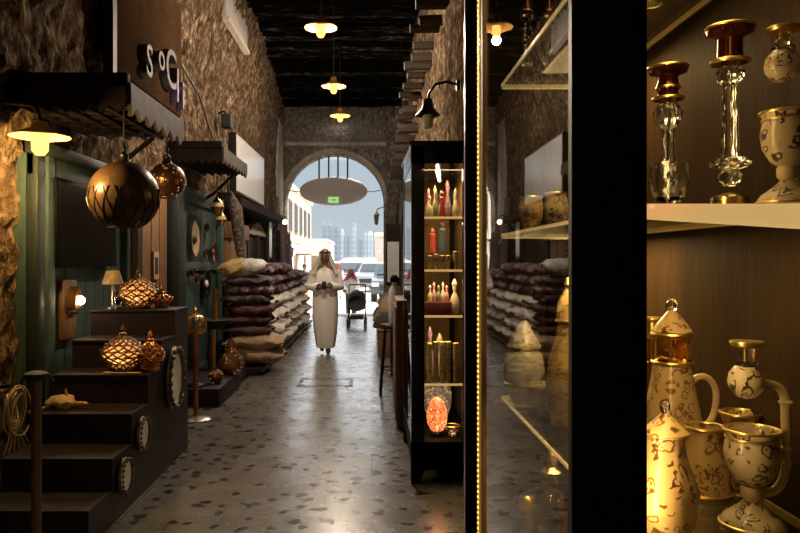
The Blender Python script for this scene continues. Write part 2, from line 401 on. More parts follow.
# ------------------------------------------------------------------ mesh helpers
class MB:
    def __init__(s): s.bm = bmesh.new()

    def _add(s, vs, fs):
        b = [s.bm.verts.new(v) for v in vs]
        for f in fs:
            try: s.bm.faces.new([b[i] for i in f])
            except ValueError: pass
        return b

    def box(s, x0, x1, y0, y1, z0, z1):
        v = [(x, y, z) for z in (z0, z1) for y in (y0, y1) for x in (x0, x1)]
        s._add(v, [(0, 2, 3, 1), (4, 5, 7, 6), (0, 1, 5, 4), (2, 6, 7, 3), (0, 4, 6, 2), (1, 3, 7, 5)]); return s

    def cbox(s, c, sx, sy, sz): return s.box(c[0] - sx / 2, c[0] + sx / 2, c[1] - sy / 2, c[1] + sy / 2, c[2] - sz / 2, c[2] + sz / 2)

    def bar(s, a, b, w, h=None, up=(0, 0, 1)):
        a = Vector(a); b = Vector(b); h = h or w; d = (b - a).normalized()
        u = d.cross(Vector(up))
        if u.length < 1e-4: u = d.cross(Vector((1, 0, 0)))
        u.normalize(); v = u.cross(d)
        vs = [p + u * i * w / 2 + v * j * h / 2 for p in (a, b) for i, j in ((-1, -1), (1, -1), (1, 1), (-1, 1))]
        s._add(vs, [(0, 1, 2, 3), (7, 6, 5, 4), (0, 4, 5, 1), (1, 5, 6, 2), (2, 6, 7, 3), (3, 7, 4, 0)]); return s

    def tube(s, pts, r, seg=8, cap=True, closed=False):
        pts = [Vector(p) for p in pts]; n = len(pts)
        rs = r if isinstance(r, (list, tuple)) else [r] * n
        rings = []; up = None
        for i, p in enumerate(pts):
            if closed: t = (pts[(i + 1) % n] - pts[i - 1])
            else: t = pts[min(i + 1, n - 1)] - pts[max(i - 1, 0)]
            t.normalize()
            if up is None:
                up = Vector((0, 0, 1)) if abs(t.z) < .9 else Vector((1, 0, 0))
            u = (up - t * up.dot(t)).normalized(); up = u; w = t.cross(u)
            rings.append([s.bm.verts.new(p + (u * math.cos(2 * PI * k / seg) + w * math.sin(2 * PI * k / seg)) * rs[i]) for k in range(seg)])
        m = n if closed else n - 1
        for i in range(m):
            a, b = rings[i], rings[(i + 1) % n]
            for k in range(seg): s.bm.faces.new((a[k], a[(k + 1) % seg], b[(k + 1) % seg], b[k]))
        if cap and not closed:
            s.bm.faces.new(rings[0][::-1]); s.bm.faces.new(rings[-1])
        return s

    def lathe(s, prof, c=(0, 0, 0), seg=24, sx=1, sy=1, flute=0, nfl=12):
        rings = []
        for r, z in prof:
            if r < 1e-5: rings.append([s.bm.verts.new((c[0], c[1], c[2] + z))]); continue
            ring = []
            for k in range(seg):
                a = 2 * PI * k / seg; q = r * (1 + flute * math.cos(a * nfl))
                ring.append(s.bm.verts.new((c[0] + q * sx * math.cos(a), c[1] + q * sy * math.sin(a), c[2] + z)))
            rings.append(ring)
        for a, b in zip(rings, rings[1:]):
            if len(a) == 1 and len(b) == 1: continue
            for k in range(seg):
                if len(a) == 1: f = (a[0], b[(k + 1) % seg], b[k])
                elif len(b) == 1: f = (a[k], a[(k + 1) % seg], b[0])
                else: f = (a[k], a[(k + 1) % seg], b[(k + 1) % seg], b[k])
                s.bm.faces.new(f)
        return s

    def ball(s, c, r, seg=16, rings=10, sx=1, sy=1, sz=1):
        prof = [(r * math.sin(PI * i / rings), -r * sz * math.cos(PI * i / rings)) for i in range(rings + 1)]
        prof[0] = (0, -r * sz); prof[-1] = (0, r * sz)
        return s.lathe(prof, c, seg, sx, sy)

    def prism(s, poly, axis, a, b):
        """poly in the other two axes, pushed along axis from a to b"""
        def mk(p, t): return {'x': (t, p[0], p[1]), 'y': (p[0], t, p[1]), 'z': (p[0], p[1], t)}[axis]
        n = len(poly); v = [mk(p, a) for p in poly] + [mk(p, b) for p in poly]
        s._add(v, [tuple(range(n))[::-1], tuple(range(n, 2 * n))] + [(i, (i + 1) % n, n + (i + 1) % n, n + i) for i in range(n)]); return s

    def grid(s, f, nu, nv):
        g = [[s.bm.verts.new(f(i / nu, j / nv)) for j in range(nv + 1)] for i in range(nu + 1)]
        for i in range(nu):
            for j in range(nv): s.bm.faces.new((g[i][j], g[i + 1][j], g[i + 1][j + 1], g[i][j + 1]))
        return s

    def loft(s, rings, cap=True):
        rr = [[s.bm.verts.new(p) for p in r] for r in rings]; n = len(rr[0])
        for a, b in zip(rr, rr[1:]):
            for k in range(n): s.bm.faces.new((a[k], a[(k + 1) % n], b[(k + 1) % n], b[k]))
        if cap: s.bm.faces.new(rr[0][::-1]); s.bm.faces.new(rr[-1])
        return s

    def bevel(s, w, seg=2):
        bmesh.ops.bevel(s.bm, geom=list(s.bm.edges), offset=w, segments=seg, affect='EDGES', profile=.5, clamp_overlap=True); return s

    def xf(s, mtx): bmesh.ops.transform(s.bm, matrix=mtx, verts=s.bm.verts); return s

    def build(s, name, mat, parent=None, smooth=True, loc=None, rot=None, angle=40):
        bmesh.ops.recalc_face_normals(s.bm, faces=s.bm.faces)
        me = bpy.data.meshes.new(name); s.bm.to_mesh(me); s.bm.free()
        for q in (mat if isinstance(mat, list) else [mat]): me.materials.append(M[q] if isinstance(q, str) else q)
        if smooth:
            me.polygons.foreach_set('use_smooth', [True] * len(me.polygons))
            try: me.set_sharp_from_angle(angle=R(angle))
            except Exception: pass
        o = bpy.data.objects.new(name, me); col.objects.link(o)
        if parent is not None: o.parent = parent
        if loc is not None: o.location = loc
        if rot is not None: o.rotation_euler = rot
        return o


def tag(o, label, cat, group=None, kind=None):
    o['label'] = label; o['category'] = cat
    if group: o['group'] = group
    if kind: o['kind'] = kind
    return o


def thing(name, label, cat, loc=(0, 0, 0), rz=0, group=None):
    o = bpy.data.objects.new(name, None); o.empty_display_size = .1; col.objects.link(o)
    o.location = loc; o.rotation_euler = (0, 0, rz)
    return tag(o, label, cat, group)


def struct(o): o['kind'] = 'structure'; return o


def copy_tree(o, parent=None):
    c = o.copy(); col.objects.link(c)
    if parent is not None: c.parent = parent
    for ch in list(o.children): copy_tree(ch, c)
    return c


ORD = ['first', 'second', 'third', 'fourth', 'fifth', 'sixth', 'seventh', 'eighth', 'ninth', 'tenth', 'eleventh', 'twelfth', 'thirteenth', 'fourteenth']

# ------------------------------------------------------------------ the setting
XL, XR, YE, ZC = -2.5, .8, 20.0, 6.0


def lean(d, z):
    return .42 * max(0, min(1, (20 - d) / 7)) * max(0, min(1, (z - 4.0) / 2.0))


b = MB()
b.grid(lambda u, v: (-3.2 + u * 4.4, -2.2 + v * 22.6, 0), 2, 4)
struct(b.build('floor', 'floor', smooth=False))


def rough(p, k):
    q = Vector(p)
    return k * (mn.noise(q * 2.6) * .5 + mn.noise(q * 6.3) * .55 + mn.noise(q * 13) * .5)


b = MB()
b.grid(lambda u, v: (XL + lean(-2 + u * 22.4, v * 6.3) + rough((9, -2 + u * 22.4, v * 6.3), .07), -2 + u * 22.4, v * 6.3), 290, 80)
struct(b.build('wall_left', 'stone', smooth=False))
b = MB()
b.grid(lambda u, v: (XR + .03 - rough((31, -2 + u * 22.4, v * 6.3), .07), -2 + u * 22.4, v * 6.3), 260, 70)
wr_ = struct(b.build('wall_right', 'stone', smooth=False))
b = MB(); b.box(-2.8, 1.1, -2.2, -2.0, 0, 6.3); struct(b.build('wall_back', 'plaster', smooth=False))

# far wall with the arched opening
AX0, AX1, ZS = -2.49, .34, 3.23
ACX, AR = (AX0 + AX1) / 2, (AX1 - AX0) / 2


def arch_pts(r, n=28): return [(ACX + r * math.cos(PI - PI * i / n), ZS + r * math.sin(PI - PI * i / n) * 1.0) for i in range(n + 1)]


b = MB()
ap = arch_pts(AR)
N = len(ap)
for y in (YE, YE + .7):
    pass
out = [(-2.75, ZS)] + [(-2.75 + (3.85) * i / (N - 3), 6.3) for i in range(N - 2)] + [(1.1, ZS)]
inn = [(AX0, ZS)] + ap[1:-1] + [(AX1, ZS)]
fr = []
for y in (YE, YE + .7):
    vi = [b.bm.verts.new((x, y, z)) for x, z in inn]; vo_ = [b.bm.verts.new((x, y, z)) for x, z in out]
    li = b.bm.verts.new((AX0, y, -.3)); lo = b.bm.verts.new((-2.75, y, -.3)); ri = b.bm.verts.new((AX1, y, -.3)); ro = b.bm.verts.new((1.1, y, -.3))
    for i in range(N - 1): b.bm.faces.new((vi[i], vi[i + 1], vo_[i + 1], vo_[i]))
    b.bm.faces.new((li, vi[0], vo_[0], lo)); b.bm.faces.new((ri, ro, vo_[-1], vi[-1]))
    fr.append([li] + vi + [ri])
for i in range(len(fr[0]) - 1): b.bm.faces.new((fr[0][i], fr[0][i + 1], fr[1][i + 1], fr[1][i]))
struct(b.build('wall_end', 'stone_end', smooth=False))
b = MB(); b.box(-2.5, .46, YE - .07, YE + .02, 4.86, 4.97).bevel(.015); struct(b.build('trim_1', 'plaster'))
b = MB(); b.box(-2.60, -2.43, 18.2, 19.2, 0, 5.3).bevel(.03); struct(b.build('trim_2', 'plaster'))
b = MB(); b.box(.40, .82, YE - .25, YE + .02, 0, 5.95).bevel(.03); struct(b.build('trim_3', 'stone_end'))
b = MB()
for i in range(N - 1):
    a0, a1 = arch_pts(AR + .01)[i], arch_pts(AR + .01)[i + 1]; c0, c1 = arch_pts(AR + .13)[i], arch_pts(AR + .13)[i + 1]
    if i >= 0: b._add([(a0[0], YE - .03, a0[1]), (a1[0], YE - .03, a1[1]), (c1[0], YE - .03, c1[1]), (c0[0], YE - .03, c0[1]),
            (a0[0], YE + .01, a0[1]), (a1[0], YE + .01, a1[1]), (c1[0], YE + .01, c1[1]), (c0[0], YE + .01, c0[1])],
           [(0, 1, 2, 3), (0, 4, 5, 1), (3, 2, 6, 7)])
struct(b.build('trim_4', 'plaster', smooth=False))
b = MB(); b.box(-2.5, .35, YE - .1, YE + .9, 0, .012); struct(b.build('trim_5', 'plaster', smooth=False))

ceil = struct(MB().box(-2.9, 1.1, -2.2, YE + .3, ZC + .12, ZC + .3).build('ceiling', 'soffit', smooth=False))
y = 3.2
i = 0
while y < YE - .1:
    r = rnd.uniform(.075, .115)
    pts = []
    ph = rnd.uniform(0, 9)
    for k in range(13):
        x = -2.75 + 3.7 * k / 12
        pts.append((x, y + .03 * math.sin(x * 1.7 + ph), ZC + .02 + rnd.uniform(-.008, .008)))
    MB().tube(pts, [r * rnd.uniform(.93, 1.07) for _ in pts], 8).build('pole', 'pole', ceil)
    y += rnd.uniform(.25, .33); i += 1
    if i > 96: break

for k in range(19):       # beam ends standing out of the right wall
    d = 7.6 + k * .52 + rnd.uniform(-.06, .06)
    z = 4.42 + rnd.uniform(-.06, .06); ln = rnd.uniform(.24, .34); r = rnd.uniform(.055, .075)
    MB().tube([(XR + .08, d, z), (XR - ln * .5, d + .01, z), (XR - ln, d + rnd.uniform(-.02, .02), z - .01)], [r, r * .97, r * .9], 8).build('beam_end', 'stub', wr_)
for k in range(7):
    d = 12.5 + k * .95; z = 3.95 - k * .03
    MB().tube([(XR + .08, d, z), (XR - .33, d, z)], .085, 8).build('beam_end', 'stub', wr_)

# outside
b = MB(); b.box(-60, 60, YE + .7, 420, -.5, -.25); struct(b.build('ground', 'ground', smooth=False))
b = MB(); b.box(-2.6, .5, YE + .7, YE + 1.1, -.3, -.12); struct(b.build('trim_6', 'plaster', smooth=False))

bd = thing('street_building', 'cream plastered street building with shuttered windows left beyond the arch', 'building', (-4.0, 22, -.25))
MB().box(-6, 0, 0, 24, 0, 5.4).build('wall', 'facade', bd, False)
MB().box(-6, .12, -.1, 24.1, 5.4, 5.62).bevel(.03).build('parapet', 'facade', bd)
MB().box(-6, .07, 0, 24.05, 2.75, 2.88).build('cornice', 'facade', bd, False)
for k in range(8):
    yy = 4 + k * 2.5
    w_ = MB().box(-.02, .06, yy, yy + 1.3, 3.2, 4.8).build('window', 'shutter', bd, False)
    MB().box(.06, .075, yy + .12, yy + .58, 3.3, 4.7).box(.06, .075, yy + .72, yy + 1.18, 3.3, 4.7).build('pane', 'carglass', w_, False)
    if k % 2 == 0:
        MB().box(-.02, .05, yy, yy + 1.1, 0, 2.1).build('door', 'shutter', bd, False)
MB().box(-.02, .7, 14.6, 16.6, 2.1, 2.2).build('canopy', 'shutter', bd, False)
bl = thing('low_building', 'low cream flat roofed building at the end of the street', 'building', (-6.2, 58, -.25))
MB().box(0, 2.4, 0, 12, 0, 3.4).build('wall', 'facade', bl, False)
MB().box(-.1, 2.5, -.1, 12.1, 3.4, 3.6).build('parapet', 'facade', bl, False)
MB().box(.5, 1.7, -.05, 0, 0, 2.2).build('door', 'shutter', bl, False)
br_ = thing('corner_building', 'pale sunlit building behind the parked cars on the right', 'building', (.3, 52, -.25))
MB().box(0, 9, 0, 14, 0, 3.6).build('wall', 'plaster', br_, False)
MB().box(-.1, 9.1, -.1, 14.1, 3.6, 3.9).build('parapet', 'facade', br_, False)
for k in range(3): MB().box(.6 + k * 2.4, 1.9 + k * 2.4, -.06, 0, 1.2, 2.5).build('window', 'carglass', br_, False)
tn = thing('market_canopy', 'long low white canopy across the far end of the street', 'canopy', (-4, 75, -.25))
MB().prism([(0, 1.5), (11, 1.5), (9.8, 2.1), (1.2, 2.1)], 'y', 0, 3).build('cover', 'facade', tn, False)
for k in range(5): MB().tube([(.4 + k * 2.55, .4, 0), (.4 + k * 2.55, .4, 1.5)], .07, 8).build('post', 'steel', tn)

TW = [(327, 10, 226, 'towerwin', 'flat', 'pale blue tower with two rooftop prongs leftmost in the skyline'),
      (336, 5.5, 227, 'towerwin', 'flat', 'narrow pale tower second from left in the skyline'),
      (342, 5, 229, 'towerwinw', 'round', 'round topped pale tower right of the narrow pair in skyline'),
      (348, 5, 236, 'towerwin', 'flat', 'short blue grey tower left of the thin tall tower'),
      (354.5, 3.6, 224, 'towerwinw', 'flat', 'thinnest and tallest white tower in the skyline'),
      (360, 6, 239, 'towerwin', 'flat', 'squat blue grey tower right of the thin tall tower'),
      (365.5, 3, 232, 'towerwinw', 'flat', 'slim white slab left of the curved tower'),
      (370, 6, 231, 'towerwinw', 'round', 'curved white tower rightmost in the skyline'),
      (332, 3, 243, 'towerwinw', 'flat', 'low pale block between the two left towers')]
for px, w, py, mt, kind, lab in TW:
    d = 1000 if px == 332 else 900; p = P(px, py, d); ww = w / F * d; h = p.z + .25
    t = thing('skyscraper', lab, 'tower', (p.x, d, -.25), 0, 'distant skyline towers')
    if kind == 'round':
        MB().lathe([(ww * .5, 0), (ww * .5, h * .8), (ww * .42, h * .92), (ww * .2, h), (0, h)], seg=20).build('shaft', mt, t)
    else:
        MB().box(-ww / 2, ww / 2, -ww / 2, ww / 2, 0, h).build('shaft', mt, t, False)
        MB().box(-ww * .4, ww * .4, -ww * .4, ww * .4, h, h + 1.5).build('crown', 'tower', t, False)
    if px == 327:
        for sx in (-1, 1): MB().tube([(sx * ww * .33, 0, h + 1.5), (sx * ww * .33, 0, h + 5)], .6, 6).build('prong', 'tower', t)


def car(label, loc, rz, paint):
    t = thing('car', label, 'car', loc, rz, 'cars parked along the street')
    side = [(-2.2, .35), (-2.25, .75), (-2.1, .98), (-1.9, 1.02), (-1.6, 1.62), (-1.2, 1.72), (.3, 1.70), (1.0, 1.08), (2.0, .95), (2.2, .72), (2.2, .35)]
    MB().prism(side, 'x', -.88, .88).bevel(.07).build('body', paint, t)
    MB().prism([(-1.75, 1.12), (-1.48, 1.58), (.2, 1.58), (.78, 1.12)], 'x', -.9, .9).build('side_window', 'carglass', t)
    MB().box(-.74, .74, -.02, .02, -.3, .3).xf(Matrix.Translation((0, .68, 1.40)) @ Matrix.Rotation(R(47), 4, 'X')).build('windscreen', 'carglass', t)
    MB().box(-.7, .7, -.02, .02, -.25, .25).xf(Matrix.Translation((0, -1.79, 1.33)) @ Matrix.Rotation(R(-27), 4, 'X')).build('rear_window', 'carglass', t)
    for sx in (-1, 1):
        for yy in (-1.35, 1.35):
            w = MB().tube([(sx * .72, yy, .34), (sx * .93, yy, .34)], .34, 18).build('wheel', 'tyre', t)
            MB().tube([(sx * .90, yy, .34), (sx * .94, yy, .34)], .2, 12).build('hubcap', 'steel', w)
        MB().cbox((sx * .66, 2.18, .78), .3, .08, .16).build('headlight', 'white', t)
    MB().box(-.45, .45, 2.18, 2.23, .55, .78).build('grille', 'blackmat', t)


car('silver car nearest the arch on the right of the street', (.30, 42, -.25), R(160), 'carsilver')
car('dark car parked behind the silver car', (-1.3, 47.5, -.25), R(150), 'cardark')
car('white car parked left of the dark car', (-2.3, 54, -.25), R(170), 'carwhite')
car('white car farthest back beside the pale building', (-1.4, 66, -.25), R(150), 'carwhite')

car('small dark car parked ahead of the silver car, half behind the right arch jamb', (1.1, 32.5, -.25), R(172), 'cardark')
# wall lanterns outside
t = thing('wall_lantern', 'black wall lantern on a bracket at the right of the arch', 'lantern', (.3, 22.2, 0))
MB().box(.28, .34, -.05, .05, 2.9, 3.3).build('wall_plate', 'metal', t)
MB().tube([(.3, 0, 3.2), (.1, 0, 3.3), (-.12, 0, 3.22), (-.16, 0, 3.12)], .02, 8).build('bracket', 'metal', t)
MB().lathe([(0, .3), (.05, .26), (.13, .17), (.09, .16), (.06, -.10), (.03, -.14), (0, -.15)], (-.16, 0, 2.85), 8).build('lantern_body', 'metal', t)
MB().box(.34, .9, -.5, 3, -.25, 5.6).build('wall_stub', 'facade', t, False)
t = thing('wall_lantern', 'black wall lantern on the cream building left of the arch', 'lantern', (-3.98, 30, 0), 0)
MB().box(0, .05, -.08, .08, 1.9, 2.5).build('wall_plate', 'metal', t)
MB().tube([(.02, 0, 2.4), (.3, 0, 2.55), (.52, 0, 2.4), (.5, 0, 2.25)], .03, 8).build('bracket', 'metal', t)
MB().lathe([(0, .35), (.06, .3), (.2, .18), (.14, .16), (.1, -.2), (.04, -.26), (0, -.28)], (.5, 0, 1.95), 8).build('lantern_body', 'metal', t)

# oval sign hung in the arch
t = thing('oval_hanging_sign', 'grey oval sign hung on four rods in the arch', 'sign', (P(333.5, 191, 20.4).x, 20.4, P(333.5, 191, 20.4).z))
MB().lathe([(0, -.05), (.93, -.05), (.96, -.03), (.96, .03), (.93, .05), (0, .05)], seg=48, sy=.41).xf(Matrix.Rotation(PI / 2, 4, 'X')).build('oval_panel', 'ovalsign', t)
MB().tube([(.97 * math.cos(a * PI / 24), 0, .40 * math.sin(a * PI / 24)) for a in range(48)], .022, 6, closed=True).build('rim', 'ovalsign', t)
for sx in (-.42, -.14, .13, .41):
    zt = math.sqrt(AR ** 2 - (t.location.x + sx - ACX) ** 2) + ZS - t.location.z
    MB().tube([(sx, 0, .36), (sx, 0, zt + .04)], .026, 8).build('rod', 'metal', t)
for sx in (-1, 1):
    MB().tube([(sx * .95, 0, 0), (sx * (1.15 if sx > 0 else 1.1), 0, -.02), (sx * (1.36 if sx > 0 else 1.3), 0, .02)], .014, 6).build('stay_wire', 'metal', t)
e = P(333.5, 200, 20.25)
t = thing('exit_sign', 'small green lit exit sign under the oval sign', 'sign', e)
MB().box(-.2, .2, -.04, .04, -.12, .12).bevel(.012).build('case', 'exitw', t)
MB().box(-.15, .15, -.055, -.038, -.085, .085).build('lit_panel', 'exitg', t, False)
MB().prism([(-.08, -.012), (.02, -.012), (.02, -.045), (.09, 0), (.02, .045), (.02, .012), (-.08, .012)], 'y', -.062, -.054).build('arrow', 'white', t, False)
MB().bar((0, .04, .05), (0, .12, .08), .02).build('bracket', 'metal', t)

# ------------------------------------------------------------------ ceiling lamps
def ceiling_lamp(d, label, energy):
    p = P(0, 0, d)
    t = thing('pendant_lamp', label, 'lamp', (-.64, d, 4.5), 0, 'pendant lamps in a row down the hall')
    MB().lathe([(.205, 0), (.20, .012), (.12, .055), (.06, .085), (.05, .15), (.025, .17), (.0, .17)], seg=28).build('lamp_shade', 'lampshade', t)
    MB().tube([(0, 0, .16), (0, 0, 1.5)], .010, 8).build('rod', 'metal', t)
    MB().lathe([(0, -.125), (.035, -.115), (.055, -.08), (.058, -.02), (.05, .02), (0, .03)], seg=16).build('bulb', 'bulb', t)
    light('lamp_light', 'POINT', (0, 0, -.16), energy, WARM, t, shadow_soft_size=.05)
    return t


ceiling_lamp(8.75, 'nearest yellow enamel pendant lamp, highest of three in the picture', 210)
ceiling_lamp(11.7, 'middle yellow enamel pendant lamp of the row of three', 150)
ceiling_lamp(14.1, 'farthest yellow enamel pendant lamp, just before the far wall', 75)

# right wall gooseneck lamp (unlit)
t = thing('gooseneck_lamp', 'unlit grey gooseneck lamp on the right wall above the black vitrine', 'lamp', (XR, 6.4, 0))
pz = P(428, 100, 6.4)
MB().lathe([(0, 0), (.05, 0), (.05, .03), (0, .03)], seg=14).xf(Matrix.Translation((0, 0, 3.2)) @ Matrix.Rotation(-PI / 2, 4, 'Y')).build('wall_plate', 'metal', t)
MB().tube([(0, 0, 3.2), (-.12, 0, 3.23), (-.22, 0, 3.21), (-.28, 0, 3.12), (-.29, 0, 3.02)], .014, 8).build('arm', 'metal', t)
MB().lathe([(.115, 0), (.11, .012), (.07, .05), (.05, .09), (.04, .15), (0, .16)], (-.29, 0, 2.92), 22).build('lamp_shade', 'metal', t)
MB().lathe([(0, -.12), (.03, -.115), (.048, -.08), (.048, 0), (0, .02)], (-.29, 0, 2.92), 14).build('bulb', 'white', t)

# left yellow wall lamp
lp = P(40, 137, 4.62)
t = thing('wall_lamp', 'lit yellow enamel wall lamp on a curved arm above green shopfront', 'lamp', lp)
MB().lathe([(.19, 0), (.188, .010), (.12, .035), (.06, .06), (.045, .10), (0, .11)], seg=30).build('lamp_shade', 'lampyellow', t)
MB().lathe([(0, -.125), (.03, -.12), (.052, -.09), (.055, -.02), (.05, .02), (0, .03)], seg=16).build('bulb', 'bulbnear', t)
MB().tube([(0, 0, .1), (-.01, 0, .17), (-.06, 0, .21), (-.16, 0, .22), (-.34, 0, .22)], .011, 8).build('arm', 'metal', t)
light('lamp_light', 'POINT', (.02, -.02, -.2), 38, (1, .62, .20), t, shadow_soft_size=.05)

# ------------------------------------------------------------------ left shopfront
def panel_front(name, label, y0, y1, zt, mat, planks, rails, cat='shopfront', x=-2.44):
    t = thing(name, label, cat, (x, y0, 0))
    L = y1 - y0
    MB().box(-.09, .0, 0, L, 0, zt).build('backing', mat, t, False)
    b = MB(); n = planks
    for k in range(n): b.box(0, .018, k * L / n + .006, (k + 1) * L / n - .006, .12, zt - .12)
    b.build('planking', mat, t, False)
    for z, h in rails: MB().box(0, .06, 0, L, z, z + h).bevel(.008).build('rail', mat, t)
    return t


sf = panel_front('shopfront_panel', 'weathered green plank shopfront on left wall behind the black screen', 4.93, 6.9, 2.36, 'green', 10, [(.0, .14), (2.2, .16)])
for yy, m_ in ((.0, 'greendark'), (.17, 'green'), (1.86, 'green')): MB().box(0, .085, yy, yy + .11, 0, 2.4).bevel(.01).build('post', m_, sf)
MB().box(0, .14, -.02, 1.97, 2.36, 2.44).bevel(.01).build('cornice', 'greendark', sf)
gs = panel_front('shopfront_panel', 'green painted wooden panel hung with metal plates', 8.55, 11.0, 2.55, 'green', 7, [(.0, .14), (1.45, .12), (2.35, .2)])
MB().box(0, .16, -.28, .06, 0, 2.7).bevel(.012).build('post', 'greendark', gs)
MB().box(0, .10, 2.35, 2.5, 0, 2.55).bevel(.012).build('post', 'green', gs)

dw = struct(MB().box(-2.54, -2.42, 6.95, 8.25, 0, 2.45).build('door_1', 'brownwood', smooth=False))
for k in range(4): MB().box(-2.42, -2.40, 7.02 + k * .3, 7.29 + k * .3, .05, 2.4).build('door_panel', 'brownwood', dw, False)
MB().box(-2.44, -2.30, 6.88, 7.0, 0, 2.5).build('door_frame', 'darkwood', dw, False)
t = thing('framed_picture', 'small framed picture on the brown boards beside the onion lamp', 'picture', (-2.40, 7.72, 1.54))
MB().box(0, .02, -.11, .11, -.15, .15).box(.02, .03, -.11, -.08, -.15, .15).build('frame', 'jute', t, False)
MB().box(.02, .024, -.06, .06, -.09, .09).build('print', 'blackmat', t, False)
light('passage_light', 'POINT', (-1.95, 7.7, 2.45), 14, WARM, None, shadow_soft_size=.05)

t = thing('television', 'black flat screen television on the green shopfront', 'television', (-2.36, 5.2, 1.88))
MB().box(-.05, .02, 0, 1.22, -.34, .34).bevel(.012).build('bezel', 'black', t)
MB().box(.02, .024, .035, 1.185, -.305, .305).build('screen', 'tv', t, False)
t = thing('wall_lantern', 'lit yellow lantern on a brown wooden board hung on green planks', 'lantern', P(67, 308, 5.52))
t.location.x = -2.40
MB().box(-.02, .02, -.13, .13, -.24, .22).bevel(.008).build('board', 'brownwood', t)
MB().prism([(-.07, .0), (.07, .0), (.05, .12), (0, .17), (-.05, .12)], 'x', .02, .09).build('frame', 'bronze', t)
MB().ball((.1, 0, .06), .035, 12, 8).build('bulb', 'bulbdim', t)
MB().box(.02, .06, -.06, .06, -.05, -.03).build('shelf', 'brass', t)
light('lamp_light', 'POINT', (.17, 0, .05), .8, WARM, t, shadow_soft_size=.03)

# awnings
def awning(label, y0, y1, xo, z, drop, n_bars, edge):
    t = thing('wooden_awning', label, 'awning', (XL, y0, z)); L = y1 - y0; D = xo - XL
    MB()._add if False else None
    MB().prism([(0, .16), (D, .03), (D, -.02), (0, .02)], 'y', 0, L).build('roof', 'awning', t, False)
    MB().box(0, D, -.03, .04, .0, .13).bevel(.01).build('front_beam', 'awning', t)
    b = MB()
    for k in range(n_bars + 1):
        b.bar((.04, L * k / n_bars, -.05), (D, L * k / n_bars, -.07), .035)
    for k in range(6): b.bar((.08 + (D - .1) * k / 5, 0, -.09), (.08 + (D - .1) * k / 5, L, -.09), .03)
    for k in range(n_bars): b.bar((.04, L * k / n_bars, -.08), (D, L * (k + 1) / n_bars, -.08), .018)
    b.build('lattice', 'awning', t, False)
    poly = [(-.03, .06)]
    n = int(L / .10)
    poly.append((L, .06))
    for k in range(n, -1, -1):
        yy = L * k / n; poly.append((yy, -drop * (.55 if k % 2 else 1)))
    MB().prism(poly, 'x', D, D + .025).build('valance', edge, t, False)
    poly = [(0, .03), (D, .03)]
    for k in range(14, -1, -1): poly.append((D * k / 14, -.10 - (.05 if k % 2 else 0)))
    MB().prism(poly, 'y', -.055, -.03).build('end_valance', 'awning', t, False)
    for yy in (L - .1,):
        MB().tube([(.02, yy, -.5), (D * .35, yy, -.36), (D * .75, yy, -.1)], .022, 6).build('brace', 'awning', t)
    return t


awning('near dark wooden awning with toothed edge above television', 4.83, 6.15, -1.68, 2.76, .17, 7, 'awning_edge')
awning('far dark wooden awning with toothed edge above green plate panel', 8.6, 10.2, -1.84, 2.93, .15, 8, 'awning_edge')
awning('low farthest dark awning strip beside the white board', 11.2, 16.5, -2.12, 2.55, .10, 16, 'awning')

# sign boards on the left wall
t = thing('shop_signboard', 'brown shop signboard with raised pale letters high on left wall', 'sign', (-2.36, 6.4, 3.35))
MB().box(-.06, .02, 0, 2.2, 0, 2.0).bevel(.015).build('board', 'signboard', t)
MB().box(-.06, .03, -.10, -.001, -.1, 2.1).build('edge_post', 'darkwood', t, False)
def raised(ch, y, z, s, mt):
    cu = bpy.data.curves.new('letter', 'FONT'); cu.body = ch; cu.size = s; cu.extrude = .035; cu.bevel_depth = .006
    o = bpy.data.objects.new('letter', cu); col.objects.link(o)
    me = bpy.data.meshes.new_from_object(o.evaluated_get(bpy.context.evaluated_depsgraph_get()))
    bpy.data.objects.remove(o); bpy.data.curves.remove(cu)
    o = bpy.data.objects.new('letter', me); col.objects.link(o); o.parent = t
    o.rotation_euler = (PI / 2, 0, PI / 2); o.location = (.06, y, z); me.materials.clear(); me.materials.append(M[mt])
raised('S', .62, .12, .46, 'letter'); raised('o', 1.02, .30, .42, 'letter'); raised('C', 1.28, .20, .62, 'letter'); raised('l', 1.70, .10, .55, 'violet'); raised('i', 1.95, .06, .5, 'violet')
t = thing('blank_sign', 'blank grey signboard high on left wall under the ceiling', 'sign', (-2.22, 10.4, 5.22), 0)
MB().box(-.08, .06, 0, 1.75, 0, .85).bevel(.01).build('board', 'greysign', t)
MB().box(.0, .1, 0, 1.75, -.06, -.0).build('ledge', 'plaster', t, False)
t = thing('white_board', 'glossy white signboard on left wall above the far awning strip', 'sign', (-2.40, 12.2, 2.78))
MB().box(-.1, .03, 0, 3.1, 0, 1.05).build('frame', 'metal', t, False)
MB().box(.03, .045, .03, 3.07, .03, 1.02).build('panel', 'white', t, False)
t = thing('floodlight', 'small black floodlight on left wall above the second awning', 'floodlight', P(218, 121, 11.3))
t.location.x = -2.34
MB().box(-.08, .08, -.10, .10, -.12, .10).bevel(.02).build('housing', 'blackmat', t)
MB().tube([(-.14, 0, .12), (-.05, 0, .16), (.0, 0, .08)], .02, 6).build('bracket', 'metal', t)
MB().box(-.06, .07, -.115, -.1, -.09, .07).build('lens', 'carglass', t)
t = tag(MB().tube([(-2.44, 8.9, 4.1), (-2.42, 9.8, 3.9), (-2.42, 10.5, 3.5), (-2.42, 11.3, 3.25)], .012, 6).build('cable', 'cord'), 'thin black cable running down left wall to the floodlight', 'cable')

